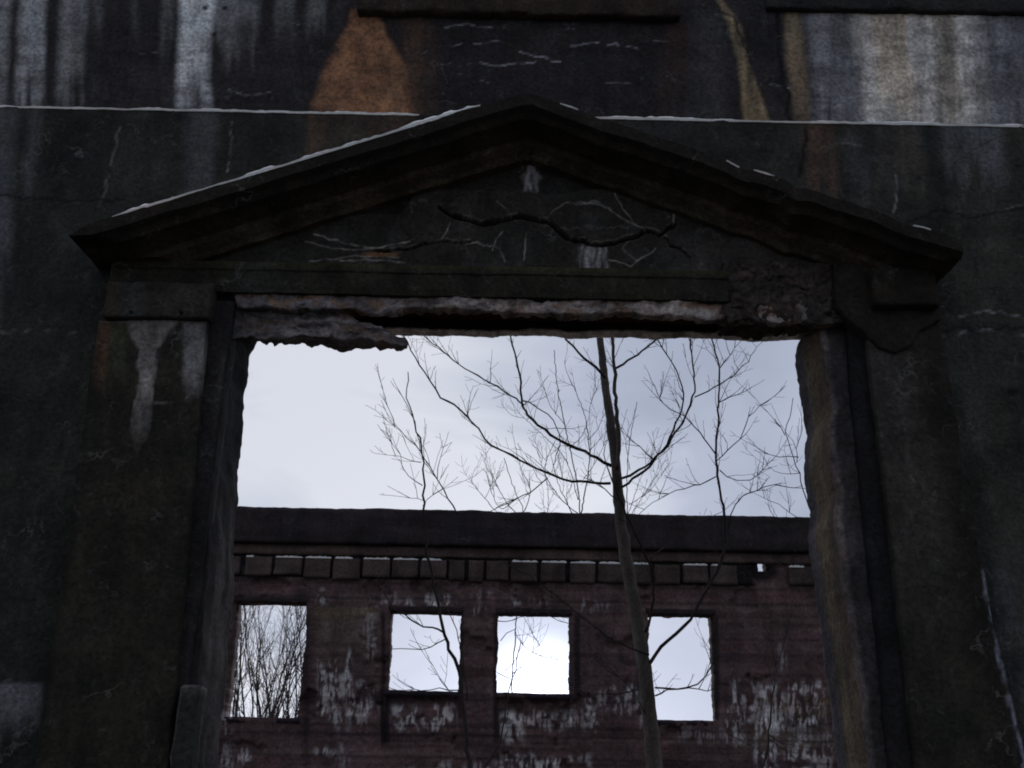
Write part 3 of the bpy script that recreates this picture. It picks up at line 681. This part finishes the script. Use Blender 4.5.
edges = [(242, 270), (272, 300), (302, 329), (332, 359), (361, 388), (391, 417), (420, 446), (449, 465), (469, 484), (487, 508), (511, 538), (541, 567), (570, 596), (599, 625), (628, 652), (655, 681), (684, 709), (712, 739)]
zd1 = zb0 - .012; zd0 = Z(480, 579, 17.1)
snowy = {0: .3, 1: 1, 2: 1, 3: .7, 4: 1, 5: 1, 6: .8, 10: 1, 11: 1, 12: 1, 13: 1, 14: 1, 15: 0, 16: 1, 17: .3}
W_ = X(272, 560, 17.1) - X(242, 560, 17.1)
spans = [(X(a, 568, 17.1), X(b, 568, 17.1), k) for k, (a, b) in enumerate(edges)]
x = spans[0][0] - .55
while x > -9.4: spans.append((x, x + .48, -1)); x -= .52
x = X(790, 568, 17.1)
while x < 9.4: spans.append((x, x + .48, -1)); x += .52
for (a, b, k) in spans:
    dt = block('dentil', a + random.uniform(-.01, .015), b + random.uniform(-.02, .01), zd0 + random.uniform(-.03, .03), zd1 - .03 - random.uniform(0, .012), 17.235, YR + .02, M['rear'], rear, paint_dark(.075, .058, .058, .6, 65 + (k % 5)), res=.05, amp=.012, s=43 + k, chip=.02)
    if snowy.get(k, 0) > .2 or k == -1:
        x0_ = a + .02; x1_ = a + (b - a) * (snowy.get(k, .8) if k >= 0 else random.uniform(.4, .95))
        n = 14; xx = np.linspace(x0_, x1_, n); zt = zd1 - .035
        V = []
        for q in range(n):
            hh = .022 * (.35 + .9 * random.random()) * (1 if 0 < q < n - 1 else .3)
            V += [(xx[q], 17.228, zt - .012), (xx[q], 17.224, zt + hh), (xx[q], 17.29, zt + hh * .8), (xx[q], 17.29, zt - .012)]
        Fs = [[i * 4 + j, i * 4 + (j + 1) % 4, (i + 1) * 4 + (j + 1) % 4, (i + 1) * 4 + j] for i in range(n - 1) for j in range(4)] + [[3, 2, 1, 0], [(n - 1) * 4 + j for j in range(4)]]
        mesh_obj('snow_cap', V, Fs, M['snow'], dt)
# dark slots between dentils
block('dentil_backing', -9.5, hole[0] - .12, zd0 + .01, zd1 + .008, YR - .03, YR + .01, M['rear'], rear, paint_dark(.012, .01, .011, .3, 66), res=.08, amp=.004, s=45)
# window sills and heads
for (a, b, c, d) in wins:
    w = block('window_sill', a - .03, b + .03, c - .07, c + .01, YR - .006, YR + .4, M['rear'], rear, paint_dark(.03, .024, .034, .3, 67), res=.035, amp=.014, s=46, chip=.02)
    block('window_head', a - .04, b + .04, d - .006, d + .09, YR - .012, YR + .4, M['rear'], rear, paint_dark(.03, .023, .025, .4, 68), res=.035, amp=.014, s=47, chip=.02)

# ================================================================== TREES
def tube(V, Fc, pts, radii, k=5):
    """append a tapered tube along pts"""
    n = len(pts); base = len(V)
    for i, p in enumerate(pts):
        a = pts[max(0, i - 1)]; b = pts[min(n - 1, i + 1)]
        t = Vector(b) - Vector(a)
        if t.length < 1e-6: t = Vector((0, 0, 1))
        t.normalize(); up = Vector((0, 1, 0)) if abs(t.y) < .9 else Vector((1, 0, 0))
        s_ = t.cross(up).normalized(); q = s_.cross(t)
        for j in range(k):
            w = 2 * math.pi * j / k
            V.append(tuple(Vector(p) + (s_ * math.cos(w) + q * math.sin(w)) * radii[i]))
    for i in range(n - 1):
        for j in range(k):
            Fc.append([base + i * k + j, base + i * k + (j + 1) % k, base + (i + 1) * k + (j + 1) % k, base + (i + 1) * k + j])
    Fc.append([base + (n - 1) * k + j for j in range(k)]); Fc.append([base + j for j in range(k)][::-1])
def smooth_path(pts, step=.08, wob=.006, rs=random):
    """Catmull-Rom through pts with a little wander"""
    P = [Vector(p) for p in pts]; P = [P[0] * 2 - P[1]] + P + [P[-1] * 2 - P[-2]]
    out = []
    for i in range(1, len(P) - 2):
        a, b, c, d = P[i - 1:i + 3]; n = max(2, int((c - b).length / step))
        for k in range(n):
            t = k / n
            v = .5 * ((2 * b) + (c - a) * t + (2 * a - 5 * b + 4 * c - d) * t * t + (3 * b - a - 3 * c + d) * t ** 3)
            out.append(v + Vector((rs.uniform(-wob, wob), rs.uniform(-wob, wob), rs.uniform(-wob, wob))))
    out.append(P[-2]); return out
def twig(V, Fc, p, d, L, r, depth, rs, up=.25, kink=.13, k=4, kids=1.0):
    """recursive bare twig with kinks, bending upward"""
    n = max(3, int(L / .07)); pts = [Vector(p)]; d = Vector(d).normalized(); dirs = [d]
    for i in range(n):
        d = (d + Vector((rs.gauss(0, kink), rs.gauss(0, kink), rs.gauss(0, kink) + up * .3))).normalized() if i else d
        pts.append(pts[-1] + d * (L / n)); dirs.append(d)
    rad = [max(r * (1 - .75 * i / n), .0016 if Vector(p).y < 15 else .003) for i in range(n + 1)]
    tube(V, Fc, pts, rad, k)
    if depth > 0:
        m = int((L / .12 if depth == 1 and L < .7 else max(2, L / .14)) * kids)
        for q in range(m):
            i = rs.randint(max(1, n // 5), n - 1)
            side = dirs[i].orthogonal().normalized(); side.rotate(__import__('mathutils').Quaternion(dirs[i], rs.uniform(0, 6.28)))
            nd_ = dirs[i] * .75 + side * rs.uniform(.5, .95)
            twig(V, Fc, pts[i], nd_, L * rs.uniform(.28, .55) * (1 - .4 * i / n), rad[i] * .62, depth - 1, rs, up, kink, max(3, k - 1), kids)
def traced(rows, Y, rs):
    """rows: (px path, width px at start, width px at end, depth drift)"""
    out = []
    for pts, w0, w1, dr in rows:
        n = len(pts); P = []
        for i, (a, b) in enumerate(pts):
            P.append(at(a, b, Y + dr * i / max(1, n - 1)))
        out.append((smooth_path(P, .07, .011 if w0 < 10 else .006, rs), w0 * Y / F / 2 * (.86 if w0 > 10 else .72), w1 * Y / F / 2 * .75))
    return out
def make_tree(name, label, trunk_rows, limb_rows, Y, seed, n_twigs=5, twL=(.25, .7), group=None, ground_x=None, tr_mat='bark', twig_depth=1, up=.3, xr_=.0035):
    rs = random.Random(seed)
    t = thing(name, label, 'tree', group)
    tr = traced(trunk_rows, Y, rs)
    CV, CF = [], []
    first = True
    for path, r0, r1 in tr:
        if first:   # down to the soil
            b = path[0]; foot = Vector((b.x + .02, b.y, 0)); path = smooth_path([foot, foot.lerp(b, .5) + Vector((.01, 0, 0)), b], .15, .004, rs)[:-1] + path
            r0 *= 1.15
        V, Fc = [], []; n = len(path); kn = [rs.random() < .06 for _ in range(n)]
        tube(V, Fc, path, [(r0 + (r1 - r0) * i / (n - 1)) * (1 + rs.uniform(-.05, .05) + (.16 if kn[i] else 0)) + (r0 * .5 * max(0, 1 - i / 3) if first else 0) for i in range(n)], 10)
        o = mesh_obj('trunk', V, Fc, M[tr_mat], t, smooth=True)
        first = False
    for path, r0, r1 in traced(limb_rows, Y, rs):
        V, Fc = [], []; n = len(path)
        tube(V, Fc, path, [(r0 + (r1 - r0) * (i / (n - 1)) ** .8) * (1 + rs.uniform(-.1, .1) + (.2 if rs.random() < .08 else 0)) for i in range(n)], 7)
        mesh_obj('limb', V, Fc, M['twig'] if r0 < .022 else M[tr_mat], t, smooth=True)
        L = sum((path[i + 1] - path[i]).length for i in range(n - 1))
        for q in range(int(L * n_twigs + 1)):
            i = rs.randint(n // 6, n - 2); d = (path[i + 1] - path[i]).normalized()
            side = Vector((rs.uniform(-1, 1), rs.uniform(-.8, .8), rs.uniform(-.3, 1)))
            twig(CV, CF, path[i], d * .7 + side * .8, rs.uniform(*twL), xr_ * rs.uniform(.7, 1.2), twig_depth, rs, up)
        twig(CV, CF, path[-1], path[-1] - path[-3], rs.uniform(*twL), max(r1 * .9, .002), twig_depth, rs, up)
    mesh_obj('crown', CV, CF, M['twig'], t)
    return t
MAIN_T = [([(655, 770), (648, 700), (640, 640), (628, 570), (620, 516), (616, 465), (609, 411), (602, 357), (598, 310), (590, 240), (596, 170)], 17, 5, .3)]
MAIN_L = [
 ([(617, 470), (618, 434), (615, 392), (615, 367), (611, 330), (606, 280), (612, 220)], 7, 3, .1),
 ([(617, 368), (634, 357), (653, 342), (690, 310)], 4, 1.5, .3),
 ([(606, 377), (590, 362), (567, 339), (540, 305)], 4.5, 2, -.4),
 ([(611, 465), (585, 452), (558, 440), (533, 420), (523, 405), (520, 375), (513, 345), (505, 300)], 5.2, 2, .5),
 ([(523, 405), (516, 399), (490, 382), (459, 364), (432, 343), (405, 320)], 2.6, 1.2, .3),
 ([(611, 483), (580, 482), (553, 476), (513, 456), (492, 445), (479, 429), (455, 405), (441, 397), (424, 372), (407, 343), (398, 320)], 4, 1.5, -.6),
 ([(520, 400), (530, 403), (548, 415), (560, 436), (556, 455)], 2, 1.3, .1),
 ([(622, 487), (649, 466), (672, 439), (691, 404), (694, 379), (691, 342), (694, 310)], 4, 2, .6),
 ([(622, 478), (639, 471), (662, 451), (679, 417), (684, 394), (672, 362), (658, 342), (648, 322)], 3.6, 1.4, -.3),
 ([(694, 397), (721, 383), (740, 370), (754, 352)], 2.2, 1, .2),
 ([(653, 459), (640, 447), (625, 434)], 1.8, .9, .1),
 ([(650, 662), (668, 640), (690, 620), (712, 580), (726, 545), (722, 500), (717, 468), (716, 451), (719, 404), (719, 367), (712, 340), (708, 305)], 5.2, 2, .4),
 ([(646, 633), (653, 600), (652, 570), (640, 545), (626, 514), (612, 480)], 4, 2.4, -.4),
 ([(650, 559), (670, 545), (692, 528), (715, 515)], 2, 1, .3),
 ([(650, 655), (628, 646), (605, 636), (583, 616), (563, 601), (535, 580), (507, 563)], 3, 1, -.5),
 ([(654, 688), (676, 688), (697, 684), (712, 665), (716, 650)], 2.6, 1.1, -.2),
 ([(655, 697), (668, 690), (690, 688), (708, 690), (722, 684)], 2.2, 1, .2),
 ([(716, 455), (704, 438), (689, 421), (664, 404), (649, 374)], 2, .8, .2),
 ([(717, 461), (743, 434), (748, 417), (767, 402)], 1.8, .8, -.2),
 ([(719, 470), (736, 480), (751, 479), (774, 458)], 1.6, .8, .2),
 ([(718, 369), (730, 355), (740, 342)], 1.4, .8, 0),
 ([(720, 402), (737, 395), (752, 387)], 1.3, .8, 0),
 ([(716, 477), (700, 484), (677, 491), (652, 503), (637, 516)], 1.8, .8, .3),
 ([(727, 528), (730, 515), (744, 497), (757, 491), (773, 485), (800, 488)], 2, .9, -.2),
 ([(638, 690), (600, 695), (570, 690)], 1.8, .8, -.3),
 ([(548, 478), (530, 492), (508, 503), (485, 514)], 2, 1, .1),
 ([(648, 720), (632, 690), (610, 668)], 1.6, .8, -.2),
 ([(618, 500), (600, 486), (585, 478)], 2, .9, .2),
]
make_tree('bare_tree', 'tallest bare grey tree with arching limbs, standing inside the doorway view', MAIN_T, MAIN_L, 9.0, 3, n_twigs=8.5, twL=(.07, .42), up=.3, twig_depth=1, xr_=.0036)

SAP1_T = [([(470, 775), (464, 710), (458, 671), (449, 650), (445, 634), (441, 613), (432, 575), (427, 552), (424, 512), (423, 454), (415, 424), (407, 397), (408, 372)], 6, 1.2, .2)]
SAP1_L = [([(458, 516), (438, 481), (421, 451), (412, 414), (398, 389)], 2.2, .9, -.2), ([(421, 451), (408, 438), (395, 426), (380, 414)], 1.5, .7, .2), ([(395, 426), (388, 405), (380, 380)], 1.2, .6, .1),
 ([(423, 486), (407, 476), (400, 455), (386, 436)], 1.4, .6, -.2), ([(422, 462), (402, 457), (380, 454)], 1.1, .5, .2), ([(424, 500), (410, 498), (395, 496)], 1, .5, 0), ([(438, 479), (440, 458), (446, 441)], 1.3, .6, .1),
 ([(445, 633), (433, 626), (422, 626), (403, 614), (391, 604), (384, 590)], 2.8, 1.2, .3), ([(445, 640), (430, 646), (415, 650), (391, 649)], 1.8, .9, -.2), ([(460, 690), (440, 689), (422, 690), (387, 692)], 1.6, .8, .2),
 ([(468, 700), (462, 650), (449, 613), (440, 590)], 2, 1, .3), ([(462, 710), (440, 675), (428, 660)], 1, .6, .1), ([(424, 505), (432, 494), (455, 485)], 1, .5, 0)]
make_tree('bare_sapling', 'slender bare sapling at the left, passing before the second window opening', SAP1_T, SAP1_L, 8.0, 5, n_twigs=7, twL=(.1, .32), up=.3, tr_mat='twig', xr_=.0026)
SAPS = [
 ('thin bushy sapling behind the rear parapet, between the left sapling and the tallest tree', [([(520, 775), (512, 700), (515, 640), (520, 560), (523, 512), (518, 498), (511, 480), (504, 458)], 1.8, .9, .2)],
  [([(523, 515), (530, 490), (520, 465), (514, 440)], 1.4, .6, .2), ([(523, 520), (505, 500), (490, 470), (487, 460)], 1.5, .6, -.2), ([(522, 540), (495, 510), (478, 490), (470, 480)], 1.4, .6, .2), ([(518, 498), (500, 508), (488, 480), (486, 462)], 1.2, .5, .2), ([(525, 560), (545, 520), (548, 490), (540, 460)], 1.4, .6, 0)], 20.5, 11),
 ('upright bare sapling behind the rear parapet, close left of the tallest trunk', [([(595, 775), (590, 680), (584, 590), (580, 515), (578, 488), (570, 449), (563, 417), (557, 384), (554, 350)], 2.4, 1, .2)],
  [([(580, 520), (589, 468), (588, 434), (582, 407), (568, 375)], 2, .8, .2), ([(573, 515), (558, 483), (551, 454)], 1.6, .6, -.2), ([(578, 500), (566, 460), (548, 440), (522, 416)], 1.3, .6, .2), ([(570, 449), (585, 430), (592, 400), (598, 388)], 1.2, .5, 0), ([(588, 440), (600, 425), (604, 408)], 1.1, .5, 0), ([(565, 425), (550, 405), (542, 380)], 1.1, .5, 0), ([(580, 515), (562, 500), (545, 472), (553, 445), (563, 430)], 1.4, .6, 0), ([(583, 480), (596, 462), (606, 440)], 1.1, .5, 0)], 19.5, 12),
 ('low bare sapling behind the rear parapet just right of the tallest trunk', [([(632, 775), (634, 680), (632, 590), (628, 520), (627, 480), (630, 440), (637, 402)], 2.2, .8, .2)],
  [([(628, 515), (640, 480), (652, 455)], 1.1, .5, 0), ([(628, 520), (642, 498), (660, 470)], 1.1, .5, .1), ([(630, 470), (625, 440), (620, 425)], 1, .5, 0), ([(629, 505), (650, 490), (665, 470)], 1, .5, -.1)], 20.0, 13),
 ('bare sapling at the right, leaning out of the broken right jamb', [([(890, 775), (876, 700), (850, 600), (822, 535), (804, 492), (799, 474), (790, 450), (786, 432), (792, 410), (793, 398)], 3.4, .9, .1)],
  [([(786, 434), (775, 420), (762, 406)], 1.2, .5, 0), ([(799, 458), (778, 456), (762, 450), (748, 443)], 1.3, .5, .1), ([(800, 474), (783, 474), (768, 466)], 1.1, .5, 0), ([(797, 462), (796, 448), (787, 434)], 1.2, .6, 0), ([(812, 530), (790, 512), (770, 500), (760, 496)], 1.3, .6, .2), ([(818, 590), (800, 560), (785, 530), (776, 515)], 1.4, .6, .2), ([(820, 600), (790, 575), (775, 560)], 1.3, .6, .2)], 8.6, 14),
 ('short dark sapling low before the stained wall right of the fourth window', [([(762, 775), (768, 740), (772, 700), (776, 665), (770, 640), (757, 605)], 3, 1, .2)],
  [([(774, 690), (766, 660), (752, 640)], 1.2, .5, 0), ([(768, 735), (790, 745), (815, 748)], 1.2, .6, .1), ([(768, 738), (790, 755), (800, 768)], 1.2, .6, .1), ([(776, 665), (783, 650), (788, 625)], 1, .5, 0), ([(765, 755), (745, 740), (735, 720)], 1, .5, 0)], 10.5, 15),
 ('low leaning bare sapling crossing the third window opening', [([(480, 775), (500, 740), (507, 700), (515, 672), (519, 650), (521, 640)], 3, 1, 0)],
  [([(512, 674), (530, 662), (548, 657), (570, 664)], 1.3, .6, 0), ([(500, 640), (514, 630), (521, 644), (540, 655)], 1.2, .6, .1), ([(498, 673), (520, 683), (545, 682), (572, 682)], 1.2, .6, 0), ([(505, 672), (515, 660), (522, 645), (524, 630)], 1.1, .5, 0), ([(540, 646), (530, 628), (521, 613)], 1.1, .5, 0), ([(498, 622), (520, 618), (535, 612)], 1.2, .7, 0), ([(545, 612), (558, 620), (572, 624)], 1.2, .7, 0)], 12.0, 16),
]
for lb, tr, lm, Y, sd in SAPS:
    far = Y > 15
    make_tree('bare_sapling', lb, tr, lm, Y, sd, n_twigs=2.4 if far else 4.6, twL=(.25, .8) if far else (.12, .5), up=.5, tr_mat='twig', twig_depth=1, xr_=.0055 if far else .003)

# grove behind the rear wall
def grow(name, label, x, y, H, seed, group, dens=1.0, r=.034):
    rs = random.Random(seed); t = thing(name, label, 'tree', group)
    TV, TF, CV, CF = [], [], [], []
    stems = rs.choice((1, 2, 2, 3))
    for s_ in range(stems):
        p = Vector((x + rs.uniform(-.15, .15), y + rs.uniform(-.15, .15), 0)); d = Vector((rs.gauss(0, .2), rs.gauss(0, .2), 1)).normalized()
        n = 16; h = H * rs.uniform(.8, 1); pts = [p]; dirs = [d]
        for i in range(n):
            d = (d + Vector((rs.gauss(0, .07), rs.gauss(0, .07), .03))).normalized(); pts.append(pts[-1] + d * h / n); dirs.append(d)
        rad = [max(.006, r * (1 - .9 * i / n)) for i in range(n + 1)]
        tube(TV, TF, pts, rad, 6)
        for q in range(int(22 * dens)):
            i = rs.randint(3, n - 1); w = rs.uniform(0, 6.28); dd = dirs[i] + Vector((math.cos(w), math.sin(w), .0)) * rs.uniform(.5, 1.1)
            twig(CV, CF, pts[i], dd, h * rs.uniform(.12, .3), rad[i] * .45 + .005, 2, rs, .35, .12, 3, kids=.5)
    mesh_obj('trunk', TV, TF, M['twig'], t); mesh_obj('crown', CV, CF, M['twig'], t)
    return t
GR = 'bare trees growing beyond the rear wall'
labels_g = 'bare many-stemmed tree seen through the leftmost window opening'
gx = [(-7.3, 28, 6.9), (-6.7, 29, 7.3), (-6.3, 27, 6.8), (-5.9, 30, 7.2), (-7.2, 31, 7.5), (-6.6, 33, 7.9), (-7.6, 27, 6.6), (-7.0, 30, 7.2), (-6.5, 27, 6.4), (-6.9, 34, 7.6), (-6.2, 31, 7.0), (-5.75, 28, 6.2), (-7.9, 33, 7.6), (-6.0, 36, 7.6)]
for i, (a, b, h) in enumerate(gx): grow('bare_tree', labels_g, a, b, h - .45, 500 + i, 'bare trees seen through the leftmost window', .6)
grow('bare_tree', 'fine bare tree seen through the left edge of the second window opening', -3.75, 29, 6.0, 520, GR, .8)
for i, (a, b, h) in enumerate([(-10.5, 29, 6.5), (-9, 31, 7.2), (-12.5, 33, 7)]): pass

# twig entering at the upper right from a slim tree beside the camera
make_tree('bare_sapling', 'slim sapling beside the wall whose branch tip enters at the right edge', [([(1120, 820), (1112, 600), (1105, 400), (1090, 200), (1085, 60)], 7, 3, .1)],
          [([(1100, 100), (1060, 112), (1020, 128), (985, 142), (960, 160), (925, 190)], 2.2, .5, .1)], 4.9, 21, n_twigs=2, twL=(.05, .14), tr_mat='twig', xr_=.0014)

# ================================================================== LIGHT
sd = at(540, 688, 17.3) - np.array([0, 0, EYE]); sd = sd / np.linalg.norm(sd)
SUN_EL = math.asin(sd[2]); SUN_AZ = math.atan2(sd[0], sd[1])
sun = bpy.data.lights.new('sun', 'SUN'); sun.energy = .6; sun.angle = R(14); sun.color = (1, .96, .9)
so = bpy.data.objects.new('sun', sun); COL.objects.link(so)
so.rotation_euler = Vector(tuple(sd)).to_track_quat('Z', 'Y').to_euler()
w = bpy.data.worlds.new('World'); scene.world = w; w.use_nodes = True
nt = w.node_tree; nt.nodes.clear(); L = nt.links.new
out = nd(nt, 'ShaderNodeOutputWorld')
sky = nd(nt, 'ShaderNodeTexSky', sky_type='NISHITA'); sky.sun_disc = False; sky.sun_elevation = max(SUN_EL, R(4)); sky.sun_rotation = SUN_AZ
bw = nd(nt, 'ShaderNodeRGBToBW'); L(sky.outputs[0], bw.inputs[0])
tn = nd(nt, 'ShaderNodeMix', data_type='RGBA', blend_type='MULTIPLY'); tn.inputs[0].default_value = 1; L(bw.outputs[0], tn.inputs[6]); tn.inputs[7].default_value = (.22, .22, .24, 1)
bg1 = nd(nt, 'ShaderNodeBackground'); L(tn.outputs[2], bg1.inputs[0]); bg1.inputs[1].default_value = .05
tc = nd(nt, 'ShaderNodeTexCoord')
def math_(op, a, b=None, c=None):
    n = nd(nt, 'ShaderNodeMath', operation=op)
    for i, v in enumerate((a, b, c)):
        if v is None: continue
        if isinstance(v, (int, float)): n.inputs[i].default_value = v
        else: L(v, n.inputs[i])
    return n.outputs[0]
def lobe(vec, pw):
    n = nd(nt, 'ShaderNodeVectorMath', operation='DOT_PRODUCT'); L(tc.outputs['Generated'], n.inputs[0]); n.inputs[1].default_value = tuple(vec)
    return math_('POWER', math_('MAXIMUM', n.outputs['Value'], 0.0), pw)
def dirpx(px, py): v = at(px, py, 10) - np.array([0, 0, EYE]); return v / np.linalg.norm(v)
nz = nd(nt, 'ShaderNodeTexNoise'); nz.inputs['Scale'].default_value = 3.2; nz.inputs['Detail'].default_value = 5; nz.inputs['Roughness'].default_value = .5; nz.inputs['Distortion'].default_value = .4
mp = nd(nt, 'ShaderNodeMapping'); mp.inputs['Scale'].default_value = (1, 1, 2.2); L(tc.outputs['Generated'], mp.inputs[0]); L(mp.outputs[0], nz.inputs['Vector'])
lft = lobe(dirpx(290, 440), 22)
hor = lobe(dirpx(540, 690), 7)
fac = math_('ADD', math_('ADD', math_('MULTIPLY', nz.outputs['Fac'], 1.5), -.28), math_('MULTIPLY', lft, .55))
fac = math_('ADD', fac, math_('MULTIPLY', hor, .02))
ramp = nd(nt, 'ShaderNodeValToRGB'); L(fac, ramp.inputs[0])
e = ramp.color_ramp.elements; e[0].position = .25; e[0].color = (.34, .39, .52, 1); e[1].position = 1.15 if False else 1.0; e[1].color = (.76, .79, .88, 1)
m_ = ramp.color_ramp.elements.new(.6); m_.color = (.46, .51, .65, 1)
glow = math_('ADD', math_('MULTIPLY', lobe(sd, 2600), 7.0), math_('MULTIPLY', lobe(sd, 500), .5))
glow = math_('ADD', glow, 1.0)
vm = nd(nt, 'ShaderNodeVectorMath', operation='SCALE'); L(ramp.outputs[0], vm.inputs[0]); L(glow, vm.inputs['Scale'])
bg2 = nd(nt, 'ShaderNodeBackground'); L(vm.outputs[0], bg2.inputs[0]); bg2.inputs[1].default_value = .86
ad = nd(nt, 'ShaderNodeAddShader'); L(bg1.outputs[0], ad.inputs[0]); L(bg2.outputs[0], ad.inputs[1]); L(ad.outputs[0], out.inputs[0])

scene.view_settings.view_transform = 'Standard'; scene.view_settings.look = 'None'; scene.view_settings.exposure = 0
scene.render.film_transparent = False
scene.cycles.use_denoising = True
scene.cycles.pixel_filter_type = 'BLACKMAN_HARRIS'; scene.cycles.filter_width = 1.9
